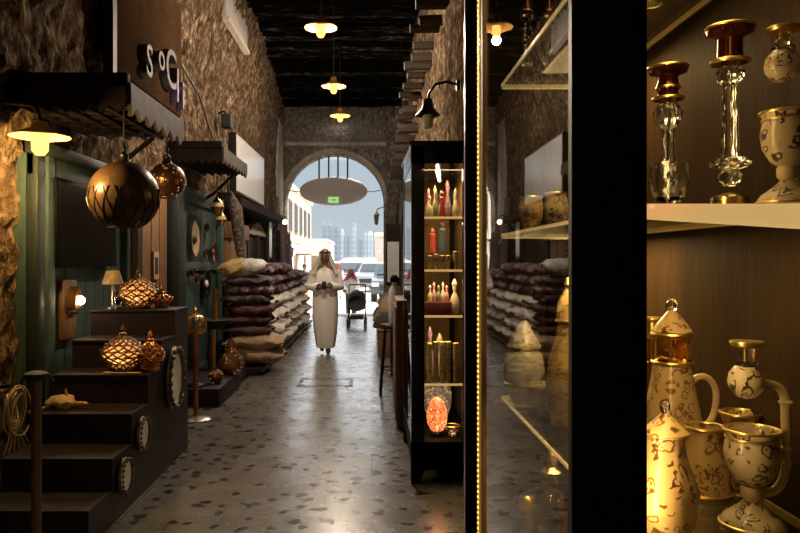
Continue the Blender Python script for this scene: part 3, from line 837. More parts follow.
hz = NT('hall_haze')
hv = hz.n('ShaderNodeVolumeScatter'); hv.inputs['Density'].default_value = .009; hv.inputs['Anisotropy'].default_value = .35
hz.l(hv.outputs[0], hz.out.inputs['Volume'])
hzo = tag(MB().box(-2.45, .77, 12.6, 19.98, .02, 4.3).build('haze', hz.m, smooth=False), 'thin dusty haze hanging in the hall towards the arch', 'haze', kind='stuff')

# ------------------------------------------------------------------ stepped podium
pd = thing('stepped_podium', 'black stepped display podium with six treads along left wall', 'podium', (0, 0, 0))
SD = [5.58, 5.23, 4.90, 4.57, 4.23, 3.88]; SH = [1.19, .99, .785, .585, .39, .2]
PX0, PX1 = -2.24, -1.57
prof = [(5.96, 0), (5.96, SH[0])]
for k in range(6):
    prof.append((SD[k], SH[k]))
    prof.append((SD[k], SH[k + 1] if k < 5 else 0))
MB().prism(prof, 'x', PX0, PX1).build('body', 'podium', pd, False)
for k in range(6):
    yb = 5.96 if k == 0 else SD[k - 1]
    MB().box(PX0, PX1 + .004, SD[k] - .012, yb - .002, SH[k] - .002, SH[k] + .012).build('tread', 'podium', pd, False)


def stanchion(label, loc, h, r, mt, mb):
    t = thing('stanchion', label, 'stanchion', loc, 0, 'rope barrier posts')
    MB().lathe([(0, 0), (.15, 0), (.15, .015), (.12, .03), (.03, .05), (0, .05)], seg=28).build('base', mb, t)
    MB().tube([(0, 0, .03), (0, 0, h)], r, 14).build('pole', mt, t)
    MB().lathe([(0, h - .02), (r * 2, h - .02), (r * 2.2, h - .01), (r * 2.2, h + .01), (r * 1.2, h + .02), (0, h + .02)], seg=18).build('collar', mb, t)
    return t


M['stbrown'] = m_plain('dark_red_pole', (.10, .055, .046), .4, .1, .2)
s1 = stanchion('near dark red barrier post in front of the podium', (-1.75, 3.65, 0), 1.0, .026, 'stbrown', 'blackmat')
s2 = stanchion('far polished barrier post beyond the podium with a ball top', (-1.76, 7.0, 0), .94, .024, 'copper', 'steel')
MB().ball((0, 0, 1.0), .05, 14, 10).build('ball_top', 'steel', s2)
for k, a in enumerate((.5, 2.1, 4.0)): MB().tube([(0, 0, .99), (.06 * math.cos(a), .06 * math.sin(a), 1.0), (.08 * math.cos(a), .08 * math.sin(a), .96)], .008, 6).build('hook', 'metal', s1)


def mirror_on_side(label, px0, px1, y0, y1, oct_=False):
    xs = PX1 + .012
    px0 -= 3.5; px1 -= 3.5
    d0 = -xs * F / (CX - px0); d1 = -xs * F / (CX - px1); dc = (d0 + d1) / 2
    zc = EYE - ((y0 + y1) / 2 - CY) / F * dc; hz = (y1 - y0) / 2 / F * dc; hy = (d1 - d0) / 2
    t = thing('ornate_mirror', label, 'mirror', (xs - .008, dc, zc), 0, 'ornate mirrors on the podium side')
    n = 24; f = .74
    b = MB(); b.tube([(.02, hy * .66 * math.cos(2 * PI * k / n), hz * .88 * math.sin(2 * PI * k / n)) for k in range(n)], hz * .11, 8, closed=True).build('frame', 'silver', t)
    b = MB(); n = 80
    b.tube([(.045, hy * .70 * math.cos(2 * PI * k / n), hz * .9 * math.sin(2 * PI * k / n)) for k in range(n)], [hz * (.05 + .035 * math.sin(k * PI / 2)) for k in range(n)], 8, closed=True)
    b.build('beading', 'silver', t)
    MB().lathe([(0, .018), (1, .018), (1, .030), (0, .032)], seg=28).xf(Matrix.Diagonal((1, 1, 1, 1)) @ Matrix.Rotation(PI / 2, 4, 'Y') ).xf(Matrix.Diagonal((1, hy * .68, hz * .8, 1))).build('glass', 'mirror', t)


mirror_on_side('large ornate mirror highest on the podium side', 166, 186, 346, 409)
mirror_on_side('small oval mirror in the middle of the podium side', 137, 151, 416, 451)
mirror_on_side('small oval mirror lowest on the podium side', 118, 134, 457, 495)


# openwork lamps
def onion_prof(r, h, n=14):
    out = []
    for i in range(n + 1):
        u = i / n
        rr = math.sin(PI * min(1, u * 1.02) ** .82) ** .8 if u < .98 else .02
        out.append((max(.05, rr) * r, u * h))
    out[0] = (r * .55, 0); out[1] = (max(out[1][0], r * .72), out[1][1])
    return out


def openwork_lamp(name, label, loc, r, h, strands, twist, mt, energy, power=True, group='openwork metal lamps'):
    t = thing(name, label, 'lamp', loc, 0, group)
    pr = onion_prof(r, h, 16)
    b = MB()
    for sgn in (-1, 1):
        for k in range(strands):
            pts = []
            for i, (rr, z) in enumerate(pr):
                a = 2 * PI * k / strands + sgn * twist * i / 16
                pts.append((rr * math.cos(a), rr * math.sin(a), z + .03))
            b.tube(pts, .0062, 5)
    for q in (2, 5, 8, 11):
        rr, z = pr[q]; b.tube([(rr * math.cos(2 * PI * k / 28), rr * math.sin(2 * PI * k / 28), z + .03 + .012 * (k % 2)) for k in range(28)], .0052, 5, closed=True)
    b.build('filigree', mt, t)
    MB().lathe([(0, 0), (r * .62, 0), (r * .66, .02), (r * .55, .035), (0, .035)], seg=24).build('base', mt, t)
    MB().lathe([(0, 0), (.02, 0), (.026, .015), (.012, .03), (.018, .045), (.004, .08), (0, .085)], (0, 0, h + .02), 12).build('finial', mt, t)
    if power:
        MB().lathe([(q * .90, z + .03) for q, z in pr], seg=28).build('inner_shade', 'amberscrim', t)
        MB().ball((0, 0, h * .42), .028, 14, 10).build('bulb', 'bulbdim', t)
        light('lamp_light', 'POINT', (.0, -r * .45, h * .42), energy, (1, .66, .34), t, shadow_soft_size=.035)
    return t


openwork_lamp('table_lamp', 'lit onion shaped openwork lamp on the top tread of the podium', (P(137, 309, 5.72).x, 5.74, SH[0] + .012), .165, .235, 12, 2.2, 'filigree', 1.1)
openwork_lamp('table_lamp', 'lit domed openwork lamp on the third tread of the podium', (P(123, 376, 5.06).x, 5.06, SH[2] + .012), .155, .235, 13, 2.6, 'filigree', 1.3)
openwork_lamp('table_lamp', 'unlit brown openwork lamp right of the lit domed lamp', (P(150, 376, 5.10).x + .005, 5.09, SH[2] + .012), .10, .19, 12, 2.4, 'copper', 0, False)
openwork_lamp('table_lamp', 'small copper openwork lamp behind the lit onion lamp', (P(161, 306, 5.84).x, 5.86, SH[0] + .012), .085, .09, 12, 2.0, 'copper', 0, False)
t = thing('candle_lamp', 'small table lamp with a pale shade left of the onion lamp', 'lamp', (-2.14, 5.78, SH[0] + .012))
MB().lathe([(0, 0), (.06, 0), (.06, .012), (.015, .03), (.012, .22), (0, .22)], seg=16).build('stem', 'steel', t)
MB().lathe([(.085, .2), (.05, .31), (.052, .31), (.088, .2)], seg=24).build('lamp_shade', 'jute', t)
MB().ball((0, 0, .25), .022, 10, 8).build('bulb', 'glow', t)
light('lamp_light', 'POINT', (0, 0, .25), .5, WARM, t, shadow_soft_size=.02)
t = thing('glass_vase', 'small cut glass vase beside the pale shaded lamp', 'vase', (-2.06, 5.68, SH[0] + .012))
MB().lathe([(0, 0), (.035, 0), (.028, .03), (.045, .09), (.03, .13), (.05, .17), (.044, .17), (.024, .13), (.038, .09), (0, .03)], seg=20, flute=.03).build('body', 'clear', t)
t = thing('leaning_board', 'thin pale wooden strip lying before the lit domed lamp', 'board', (P(122, 375, 4.93).x, 4.935, SH[2] + .012))
MB().box(-.13, .13, -.02, .02, 0, .014).bevel(.005).build('strip', 'jute', t)

# crumpled wrapper with a cord, coil of rope
t = thing('paper_wrapper', 'crumpled tan paper wrapper on the fourth podium tread', 'wrapper', (P(62, 410, 4.72).x, 4.72, SH[3] + .012))
b = MB(); b.ball((0, 0, .045), .045, 18, 12, 2.2, 1.2, 1.0)
for v in b.bm.verts: v.co += Vector((1, .7, .9)) * .0 + Vector((mn.noise(v.co * 22), mn.noise(v.co * 25 + Vector((5, 0, 0))), mn.noise(v.co * 24 + Vector((0, 7, 0))))) * .022
for v in b.bm.verts: v.co.z = max(0, v.co.z)
b.build('sheet', 'paper', t)
MB().prism([(.03, .05), (.15, .045), (.17, .035), (.05, .03)], 'y', -.02, .02).build('flap', 'paper', t)
MB().tube([(.02, 0, .06), (.03, 0, .10), (.025, 0, .135)], [.014, .01, .006], 7).build('twist', 'paper', t)
MB().tube([(-.07, -.03, .03), (-.12, -.09, .012), (-.17, -.12, .006)], .005, 6).build('tie_cord', 'rope', t)
t = thing('rope_coil', 'coil of pale rope hung on stone wall left of the podium', 'rope', (-2.38, 4.5, .62))
MB().bar((-.06, 0, .16), (.05, 0, .17), .02).build('hook', 'metal', t)
for k in range(6):
    rr = .075 + .011 * k; oy = rnd.uniform(-.015, .03); oz = rnd.uniform(-.02, .02)
    MB().tube([(.05 + .010 * k - .03 * math.sin(a * PI / 9 + k), rr * .8 * math.cos(a * PI / 9) + oy, rr * 1.25 * math.sin(a * PI / 9) - .0 + oz) for a in range(18)], .0065, 6, closed=True).build('loop', 'rope', t)
for k in range(3): MB().tube([(.09, -.03 + .01 * a_, -.10 + .02 * k + .008 * math.sin(a_ * 2.0)) for a_ in range(8)], .007, 6).build('wrap', 'rope', t)
for k in range(6): MB().tube([(.07, -.03 + .02 * k, -.10), (.08, -.07 + .04 * k, -.17), (.06 + .01 * k, -.10 + .05 * k, -.25)], .006, 6).build('tail', 'rope', t)

# hanging globes
def hanging_globe(label, px, py, d, r, ztop, mt, lat):
    p = P(px, py, d)
    t = thing('globe_lantern', label, 'lantern', p, 0, 'globe lanterns under the awning')
    pr = [(r * math.cos(R(a)), r * math.sin(R(a))) for a in range(-62, 83, 6)]
    pr = pr + [(.03, r * 1.0)]
    MB().lathe(pr + [(.028, r * .97)] + [(q * .97, z * .97) for q, z in reversed(pr[:-1])], seg=40).build('globe', mt, t)
    b = MB()
    if lat:
        n = 18
        for sg in (-1, 1):
            for k in range(n):
                pts = []
                for a in range(-60, 16, 6):
                    th = 2 * PI * k / n + sg * (a + 60) / 57 * (2 * PI / n) * 1.0
                    pts.append((r * 1.006 * math.cos(R(a)) * math.cos(th), r * 1.006 * math.cos(R(a)) * math.sin(th), r * 1.006 * math.sin(R(a))))
                b.tube(pts, .0042, 5)
    b.tube([(pr[0][0] * math.cos(2 * PI * k / 30), pr[0][0] * math.sin(2 * PI * k / 30), pr[0][1]) for k in range(30)], .008, 6, closed=True)
    b.build('lattice', 'metal' if lat else 'bronze', t)
    MB().lathe([(0, 0), (.045, 0), (.03, .03), (.035, .05), (.012, .075), (.018, .1), (.006, .14), (0, .14)], (0, 0, r * .98), 14).build('cap', 'metal', t)
    MB().tube([(0, 0, r * 1.1), (0, 0, ztop - p.z)], .006, 6).build('cord', 'cord', t)
    MB().ball((0, 0, -.02), .035, 12, 8).build('bulb', 'bulbdim', t)
    return t


hanging_globe('large brown metal globe lantern hanging from the near awning', 124, 196, 5.0, .247, 2.70, 'globe', True)
hanging_globe('smaller pierced copper globe lantern behind the large globe', 167, 181, 6.0, .158, 2.70, 'pierced', False)

# plates on the green panel
def plate(label, px, py, hpx, mt, boss=None):
    x = -2.40; d = -x * F / (CX - px); p = P(px, py, d); r = hpx / 2 / F * d
    t = thing('wall_plate', label, 'plate', (x + .0, d, p.z), 0, 'plates on the green panel')
    mr = Matrix.Rotation(PI / 2, 4, 'Y')
    MB().lathe([(0, .012), (r * .6, .014), (r * .7, .03), (r, .045), (r, .05), (r * .68, .04), (r * .58, .022), (0, .02)], seg=28).xf(mr).build('dish', mt, t)
    MB().tube([(.05, r * math.cos(2 * PI * k / 28), r * math.sin(2 * PI * k / 28)) for k in range(28)], .01, 6, closed=True).build('rim', 'bronze', t)
    if boss: MB().ball((.035, 0, 0), r * .28, 14, 8, .5).build('boss', boss, t)


plate('large pale round plate highest on the green panel', 192, 239, 35, 'jute', 'silver')
plate('brown ornate plate right of the large pale plate', 211, 252, 20, 'bronze', 'brass')
plate('dark small plate between the two upper plates', 203, 254, 11, 'metal')
plate('dark round plate with bright boss low on the green panel', 204, 284, 29, 'metal', 'white')
plate('tiny dark plate at the left edge of green panel', 190, 272, 9, 'metal')
plate('tiny dark plate beside the low bossed plate', 194, 279, 9, 'metal')
plate('small dark plate in the top corner of green panel', 204, 227, 8, 'metal')

# plinths and floor lamps beyond the podium
t = thing('display_plinth', 'low dark plinth holding two gourd lamps on the floor', 'plinth', (-2.40, 7.6, 0))
MB().box(0, .74, 0, 1.25, 0, .2).bevel(.008).build('body', 'podium', t)
t2 = thing('display_plinth', 'lower dark plinth under the brass pot stand further back', 'plinth', (-2.40, 8.9, 0))
MB().box(0, .70, 0, .68, 0, .10).bevel(.008).build('body', 'podium', t2)


def gourd(label, px, py, d, prof, z0, mt='pierceddot'):
    p = P(px, py, d)
    t = thing('gourd_lamp', label, 'lamp', (p.x, d, z0), 0, 'gourd lamps on the floor plinth')
    MB().lathe(prof, seg=28).build('body', mt, t)
    MB().lathe([(0, 0), (.01, 0), (.006, .05), (0, .06)], (0, 0, prof[-1][1] - .005), 8).build('stem', 'darkwood', t)
    return t


gourd('round dark gourd lamp at the front of the low plinth', 216, 380, 7.95, [(0, 0), (.04, .003), (.085, .05), (.09, .085), (.07, .13), (.03, .155), (0, .16)], .2)
gourd('pear shaped dotted gourd lamp at the back of the low plinth', 231, 362, 8.6, [(0, 0), (.1, .004), (.165, .08), (.16, .15), (.10, .235), (.07, .30), (.06, .36), (.03, .42), (0, .43)], .2)
t = thing('pot_stand', 'black bowl shaped stand on a brass column beside the green panel', 'stand', (P(212, 330, 9.2).x, 9.2, .10))
MB().lathe([(0, 0), (.13, 0), (.13, .02), (.05, .04), (.05, .58), (.07, .62), (0, .62)], seg=22).build('column', 'brass', t)
MB().lathe([(0, .58), (.10, .60), (.22, .68), (.26, .72), (.25, .73), (.2, .70), (0, .66)], seg=28).build('bowl', 'blackmat', t)
t = thing('brass_vase', 'tall narrow brass vase standing in the black bowl stand', 'vase', (P(216, 318, 9.2).x, 9.2, .10 + .665))
MB().lathe([(0, 0), (.05, 0), (.048, .02), (.045, .40), (.055, .45), (.05, .45), (.04, .40), (.04, .02), (0, .02)], seg=22).build('body', 'brass', t)
MB().tube([(.048 * math.cos(2 * PI * k / 22), .048 * math.sin(2 * PI * k / 22), .41) for k in range(22)], .006, 6, closed=True).build('band', 'bronze', t)
t = thing('brass_lantern', 'small brass ball lantern between podium and far barrier post', 'lantern', (P(187, 333, 7.4).x, 7.75, .2))
MB().lathe([(0, 0), (.10, 0), (.10, .02), (.025, .05), (.025, .55), (.0, .55)], seg=18).build('stand', 'metal', t)
MB().ball((0, 0, .68), .13, 20, 14).build('globe', 'brass', t)
MB().lathe([(0, .8), (.04, .8), (.02, .84), (0, .9)], seg=12).build('finial', 'brass', t)

# ------------------------------------------------------------------ far left goods
t = thing('carved_cabinet', 'carved brown wooden cabinet on left wall behind the gold cushion', 'cabinet', (-2.46, 11.25, 0))
MB().box(0, .16, 0, 1.5, .5, 1.95).bevel(.01).build('body', 'brownwood', t)
MB().box(0, .22, -.05, 1.55, 1.95, 2.22).bevel(.02).build('cornice', 'brownwood', t)
for k in range(3):
    dd = MB().box(.16, .18, .05 + k * .48, .48 + k * .48, .6, 1.98).build('door', 'brownwood', t, False)
    MB().ball((.2, .44 + k * .48, 1.3), .02, 8, 6).build('knob', 'brass', dd)
t = thing('dark_shop_front', 'dark shop opening with a white arched board above', 'shopfront', (-2.46, 13.0, 0))
MB().box(0, .08, 0, 2.6, 0, 2.1).build('backing', 'blackmat', t, False)
for yy in (0, 1.2, 2.5): MB().box(.08, .16, yy, yy + .1, 0, 2.1).build('post', 'darkwood', t, False)
b = MB(); b.prism([(.1 + 2.3 * k / 12, 2.1 + .26 * math.sin(PI * k / 12)) for k in range(13)], 'x', .04, .14).build('arched_board', 'plaster', t, False)
t = thing('lit_price_board', 'narrow white lit notice on the dark shop front', 'notice', (-2.28, 15.3, 1.75))
MB().box(-.03, .03, 0, .45, -.1, .9).build('frame', 'metal', t, False)
MB().box(.03, .036, .04, .41, -.06, .55).build('sheet', 'white', t, False)


def cloth(label, y, w, z0, z1, c, x=-2.2, nm='hanging_textile'):
    mt = m_cloth('textile', c); ph = rnd.uniform(0, 6)
    t = thing(nm, label, 'textile', (x, y, 0), 0, 'textiles hung at the far left stalls')
    def f(u, v):
        z = z1 + (z0 - z1) * v; a = u * 2 * PI * 3 + ph
        return (.05 * math.sin(a) * (.3 + .7 * v) + .05 * v, (u - .5) * w * (.85 + .25 * v) + .01 * math.cos(a * 2), z + .03 * math.sin(a) * v)
    b = MB(); b.grid(f, 36, 14); bmesh.ops.solidify(b.bm, geom=list(b.bm.faces), thickness=.012); b.build('cloth', mt, t)
    MB().bar((0, -w * .45, z1 + .02), (0, w * .45, z1 + .02), .02).build('hanging_rail', 'darkwood', t)
    return t


cloth('dusty mauve cloth hung left in the far stalls', 15.9, .7, .9, 2.4, (.26, .17, .20), -2.05)
cloth('black robe hung beside the mauve cloth', 16.4, .6, .5, 2.3, (.02, .018, .022))
cloth('grey green cloth hung low before the arch', 17.0, .6, .9, 2.0, (.12, .13, .12), -2.1)
cloth('tan cloth hung high before the arch', 17.0, .6, 1.9, 3.1, (.30, .22, .15), -2.3)
cloth('rose pink cloth hung before the arch', 17.7, .7, 1.0, 2.6, (.30, .18, .18))
cloth('pale lilac cloth nearest the arch', 18.5, .6, .9, 2.3, (.32, .27, .29), -2.2)
t = thing('stall_bulb', 'bare lit bulb hanging over the textile stalls', 'bulb', P(281, 222, 17.2))
t.location.x = -2.14
MB().ball((0, 0, 0), .06, 12, 8).build('bulb', 'glow', t)
MB().tube([(0, 0, .06), (0, 0, .14), (-.2, 0, .2)], .012, 6).build('arm', 'metal', t)
# hanging scarf and brass lantern near the cabinet
t = thing('patterned_scarf', 'dark patterned scarf hanging in a narrow twist over the gold cushion', 'scarf', (-1.9, 10.2, 0))
b = MB()
pts = [(P(228, 192, 10.2).x + 1.9, 0, P(228, 192, 10.2).z), (P(235, 208, 10.2).x + 1.9, .05, P(0, 208, 10.2).z), (P(238, 230, 10.2).x + 1.9, .02, P(0, 230, 10.2).z), (P(240, 250, 10.2).x + 1.9, 0, P(0, 250, 10.2).z), (P(243, 266, 10.2).x + 1.9, 0, P(0, 266, 10.2).z)]
b.tube(pts, [.05, .10, .09, .07, .02], 12).build('cloth', 'scarfpat', t)
MB().tube([pts[0], (pts[0][0] - .02, 0, 2.95)], .01, 6).build('cord', 'cord', t)
MB().tube([(pts[1][0] + .08 * math.cos(k * PI / 8), .05 + .08 * math.sin(k * PI / 8), pts[1][2] + .04) for k in range(16)], .012, 6, closed=True).build('tie', 'bronze', t)
for lab, px, py, d, r in (('brass hanging lantern beside the patterned scarf', 217, 206, 9.9, .10), ('lower brass hanging lantern with white glass by green panel', 221, 219, 10.3, .085)):
    p = P(px, py, d)
    t = thing('hanging_lantern', lab, 'lantern', p, 0, 'small brass hanging lanterns')
    MB().lathe([(0, -r * 1.3), (r * .5, -r * 1.2), (r, -.2 * r), (r * .8, .5 * r), (r * .35, r), (r * .15, r * 1.3), (0, r * 1.35)], seg=16).build('body', 'brass', t)
    MB().tube([(0, 0, r * 1.3), (0, 0, 2.84 - p.z)], .007, 6).build('chain', 'metal', t)
    MB().lathe([(r * .82, -.35 * r), (r * 1.04, -.1 * r), (r * .86, .45 * r)], seg=16).build('glass', 'enamelpale', t)


# sacks
def sack_mesh(seed, L, W, H, point=.55):
    b = MB(); nu, nv = 30, 26
    def f(u, v):
        a = 2 * PI * v; s = (u - .5) * 2
        k = max(0.05, (1 - abs(s) ** 2.6)) ** .62
        ca, sa = math.cos(a), math.sin(a)
        x = L / 2 * s * (1 + .05 * ca * ca)
        yy = W / 2 * (abs(ca) ** .8) * (1 if ca >= 0 else -1) * (point + (1 - point) * k)
        z = H / 2 * (abs(sa) ** .9) * (1 if sa >= 0 else -1) * k * (1 - .12 * (abs(ca) ** 2))
        q = Vector((x + seed, yy, z))
        n = mn.noise(q * 5) * .035 + mn.noise(q * 14) * .016
        # gathers running in from the tied ends
        n += .012 * math.sin(a * 9 + seed) * abs(s) ** 3
        return (x + n * .5, yy + n, z + H / 2 + n * .8)
    b.grid(f, nu, nv); bmesh.ops.remove_doubles(b.bm, verts=b.bm.verts, dist=.0008)
    return b


def sack_proto(seed, mt, L, W, H, pt=.5, name='sack'):
    return sack_mesh(seed, L, W, H, pt).build(name, mt)


def place_copy(proto, used, loc, rot, label, cat, group):
    o = proto if proto.name not in used else proto.copy()
    if proto.name in used: col.objects.link(o)
    used.add(proto.name)
    o.location = loc; o.rotation_euler = rot
    return tag(o, label, cat, group)


used = set()
pal = thing('pallet', 'low dark pallet under the stacked sacks', 'pallet', (-2.42, 9.65, 0))
MB().box(0, .92, 0, 7.9, .05, .10).build('deck', 'darkwood', pal, False)
for k in range(14): MB().box(.02, .84, k * .58, k * .58 + .12, 0, .05).build('bearer', 'darkwood', pal, False)
LV = ['bottom', 'second', 'third', 'fourth', 'fifth', 'sixth', 'seventh', 'top']
# front stack of wide sacks seen end on: two of jute then maroon and dark patterned ones
zz = .10
stack = [('jute', .20, 'tan jute'), ('jute', .19, 'tan jute'), ('maroon', .155, 'maroon striped'), ('maroon', .15, 'maroon striped'), ('maroon', .15, 'maroon striped'), ('darkpat', .14, 'dark patterned'), ('violetpat', .13, 'violet grey patterned'), ('darkpat', .12, 'dark patterned')]
for k, (mt, h, nm) in enumerate(stack):
    o = sack_proto(k * 7.3, mt, (.84 if k < 2 else .74) - .012 * k, .66, h * 1.42)
    o.location = ((-1.66 if k < 2 else -1.77) + rnd.uniform(-.03, .03), 10.1 + rnd.uniform(-.03, .03), zz); o.rotation_euler = (0, 0, rnd.uniform(-.06, .06))
    tag(o, f'{nm} cushion sack in the front stack, {LV[k]} layer' if k < 7 else 'dark patterned cushion sack on top of the front stack', 'sack', 'cushions and sacks of the front stack')
    zz += h
o = sack_mesh(91, .70, .42, .26, .12)
for f in o.bm.faces: f.material_index = 1 if f.calc_center_median().x > .07 else 0
o = o.build('fish_shaped_cushion', ['goldcush', 'silvcush']); o.location = (P(242, 280, 9.95).x, 9.97, zz + .02); o.rotation_euler = (0, R(-4), R(-6))
tag(o, 'gold and silver brocade cushion lying on top of front stack', 'cushion')
# second column, maroon cushions and pale sacks
protos = [sack_proto(20 + k * 5.1, 'sackw', .66, .55, .275, .35) for k in range(3)]
mprot = [sack_proto(50 + k * 5.1, q, .62, .54, .22) for k, q in enumerate(('maroon', 'violetpat'))]
for cidx in range(11):
    yy = 10.95 + cidx * .60
    z = .10
    n = 4
    for lv in range(n):
        pr = protos[(cidx + lv) % 3]
        place_copy(pr, used, (-1.80 + rnd.uniform(-.05, .05) - .02 * lv, yy + rnd.uniform(-.03, .03), z), (0, rnd.uniform(-.06, .06), rnd.uniform(-.22, .22)),
                   f'white sack in the long row, {LV[lv]} layer, {ORD[cidx]} column from the front', 'sack', 'white sacks stacked along left wall')
        z += .222
    for lv in range(3 if cidx < 6 else 2):
        pr = mprot[(cidx + lv) % 2]
        place_copy(pr, used, (-1.9 + rnd.uniform(-.05, .05), yy + rnd.uniform(-.02, .02), z), (0, rnd.uniform(-.05, .05), rnd.uniform(-.2, .2)),
                   f'dark patterned cushion on the white sacks, {ORD[cidx]} column, {["lower", "middle", "upper"][lv]} one', 'cushion', 'patterned cushions on the white sacks')
        z += .165

# manhole frame in the floor
t = thing('floor_hatch_frame', 'metal corner frame of a floor hatch in the corridor', 'hatch', (P(326, 383, 9.15).x, 9.15, 0))
for sx in (-1, 1):
    for sy in (-1, 1):
        MB().box(sx * .33 - .025, sx * .33 + .025, sy * .26 - .12 - sy * .1, sy * .26 + .12 - sy * .1, .001, .006).box(sx * .30 - .05 , sx * .30 + .05, sy * .26 - .02, sy * .26 + .02, .001, .006).build('corner_strip', 'metal', t, False)
MB().box(-.30, .30, .25, .262, .001, .004).box(-.30, .30, -.262, -.25, .001, .004).build('edge_strip', 'metal', t, False)


# ------------------------------------------------------------------ people
def skin_figure(name, verts, edges, radii, mt, sub=2, root=0):
    me = bpy.data.meshes.new('skeleton'); me.from_pydata([tuple(v) for v in verts], edges, [])
    o = bpy.data.objects.new('skeleton', me); col.objects.link(o)
    md = o.modifiers.new('skin', 'SKIN'); md.use_smooth_shade = True
    sl = me.skin_vertices[0].data
    for i, r in enumerate(radii):
        sl[i].radius = r if isinstance(r, tuple) else (r, r); sl[i].use_root = (i == root)
    sb = o.modifiers.new('sub', 'SUBSURF'); sb.levels = sub; sb.render_levels = sub
    dg = bpy.context.evaluated_depsgraph_get(); dg.update()
    m2 = bpy.data.meshes.new_from_object(o.evaluated_get(dg))
    bpy.data.objects.remove(o); bm = bmesh.new(); bm.from_mesh(m2); bpy.data.meshes.remove(m2)
    return bm


def person(label, loc, rz, H, pose, robe, top_mt, leg_mt, head_mt, hold=None, detail=True):
    s = H / 1.75
    t = thing('person', label, 'person', loc, rz)
    J = {'pelvis': (0, 0, .95), 'chest': (0, .01, 1.27), 'neck0': (0, .015, 1.43), 'neck': (0, .0, 1.51), 'head': (0, -.02, 1.63),
         'shL': (.185, .015, 1.40), 'shR': (-.185, .015, 1.40), 'hipL': (.09, 0, .90), 'hipR': (-.09, 0, .90)}
    J.update(pose)
    names = list(J); ix = {n: i for i, n in enumerate(names)}
    rad = {'pelvis': (.145, .105), 'chest': (.165, .11), 'neck0': (.10, .08), 'neck': .055, 'head': .06, 'shL': .07, 'shR': .07, 'elL': .045, 'elR': .045,
           'wrL': .030, 'wrR': .030, 'hipL': .09, 'hipR': .09, 'knL': .062, 'knR': .062, 'anL': .042, 'anR': .042, 'toL': .035, 'toR': .035, 'paL': (.038, .018), 'paR': (.038, .018)}
    E = [('pelvis', 'chest'), ('chest', 'neck0'), ('neck0', 'neck'), ('neck', 'head'), ('neck0', 'shL'), ('neck0', 'shR'), ('shL', 'elL'), ('shR', 'elR'), ('elL', 'wrL'), ('elR', 'wrR'),
         ('wrL', 'paL'), ('wrR', 'paR'), ('pelvis', 'hipL'), ('pelvis', 'hipR'), ('hipL', 'knL'), ('hipR', 'knR'), ('knL', 'anL'), ('knR', 'anR'), ('anL', 'toL'), ('anR', 'toR')]
    bm = skin_figure('body', [Vector(J[n]) for n in names], [(ix[a], ix[c]) for a, c in E], [rad[n] for n in names], 'skin', 2, 0)
    B = MB(); B.bm.free(); B.bm = bm
    # head with brow, nose, lips, ears
    hc = Vector(J['head'])
    B.ball(hc + Vector((0, .01, .02)), .1, 22, 16, .80, .98, 1.22)
    if detail:
        B.lathe([(.0, -.03), (.016, -.026), (.014, 0), (.008, .03), (0, .036)], hc + Vector((0, -.098, .01)), 10)
        B.ball(hc + Vector((0, -.088, -.048)), .022, 10, 6, 1.2, .5, .4)
        for sx in (-1, 1):
            B.ball(hc + Vector((sx * .082, .01, .015)), .026, 10, 8, .35, .7, 1.2)
            B.ball(hc + Vector((sx * .03, -.086, .035)), .013, 8, 6)
        for side in ('L', 'R'):
            w = Vector(J['wr' + side]); p = Vector(J['pa' + side]); d = (p - w).normalized()
            up = Vector((0, 0, 1)); sd = d.cross(up).normalized() if abs(d.z) < .9 else Vector((1, 0, 0)); nn = sd.cross(d)
            for k, ln in enumerate((.062, .072, .068, .052)):
                o0 = p + sd * (k - 1.5) * .019
                B.tube([o0, o0 + d * ln * .5 - nn * .006, o0 + d * ln * .8 - nn * .026, o0 + d * ln * .78 - nn * .045], [.0095, .009, .008, .006], 6)
            tb = 1 if side == 'L' else -1
            o0 = w + d * .035 + sd * tb * .028
            B.tube([o0, o0 + d * .03 + sd * tb * .022 + nn * .012, o0 + d * .062 + sd * tb * .012 + nn * .016], [.012, .0105, .008], 6)
    B.xf(Matrix.Scale(s, 4)); B.build('body', 'skin', t)
    def ring(cx, cy, z, rx, ry, n=28, fold=0, ph=0, nf=7):
        return [((cx + rx * math.cos(2 * PI * k / n) * (1 + fold * math.sin(nf * 2 * PI * k / n + ph))) * s, (cy + ry * math.sin(2 * PI * k / n) * (1 + fold * math.sin(nf * 2 * PI * k / n + ph))) * s, z * s) for k in range(n)]
    if robe:
        hem = .10
        rs = [ring(.01, -.03, hem, .150, .150, fold=.07), ring(.01, -.03, hem + .02, .155, .155, fold=.07), ring(.01, -.025, .35, .190, .170, fold=.07, ph=.4), ring(0, -.015, .6, .215, .170, fold=.05, ph=.8),
              ring(0, 0, .85, .225, .160, fold=.03, ph=1.2), ring(0, 0, 1.05, .215, .150, fold=.015), ring(0, .005, 1.25, .218, .150), ring(0, .01, 1.37, .21, .125), ring(0, .01, 1.43, .155, .098), ring(0, .008, 1.475, .075, .07), ring(0, .005, 1.49, .066, .064)]
        MB().loft(rs, False).build('robe', top_mt, t)
    else:
        rs = [ring(0, 0, .88, .185, .135, fold=.02), ring(0, 0, 1.05, .18, .13), ring(0, .005, 1.25, .205, .142), ring(0, .01, 1.37, .20, .12), ring(0, .01, 1.43, .15, .095), ring(0, .008, 1.475, .075, .07)]
        MB().loft(rs, False).build('shirt', top_mt, t)
        for side in ('L', 'R'):
            pts = [Vector(J['hip' + side]) + Vector((0, 0, .04)), Vector(J['kn' + side]), Vector(J['an' + side]) + Vector((0, 0, .01))]
            pts = [pts[0], pts[0].lerp(pts[1], .5), pts[1], pts[1].lerp(pts[2], .5), pts[2]]
            MB().tube([p * s for p in pts], [.115 * s, .105 * s, .085 * s, .08 * s, .075 * s], 14).build('trouser_leg', leg_mt, t)
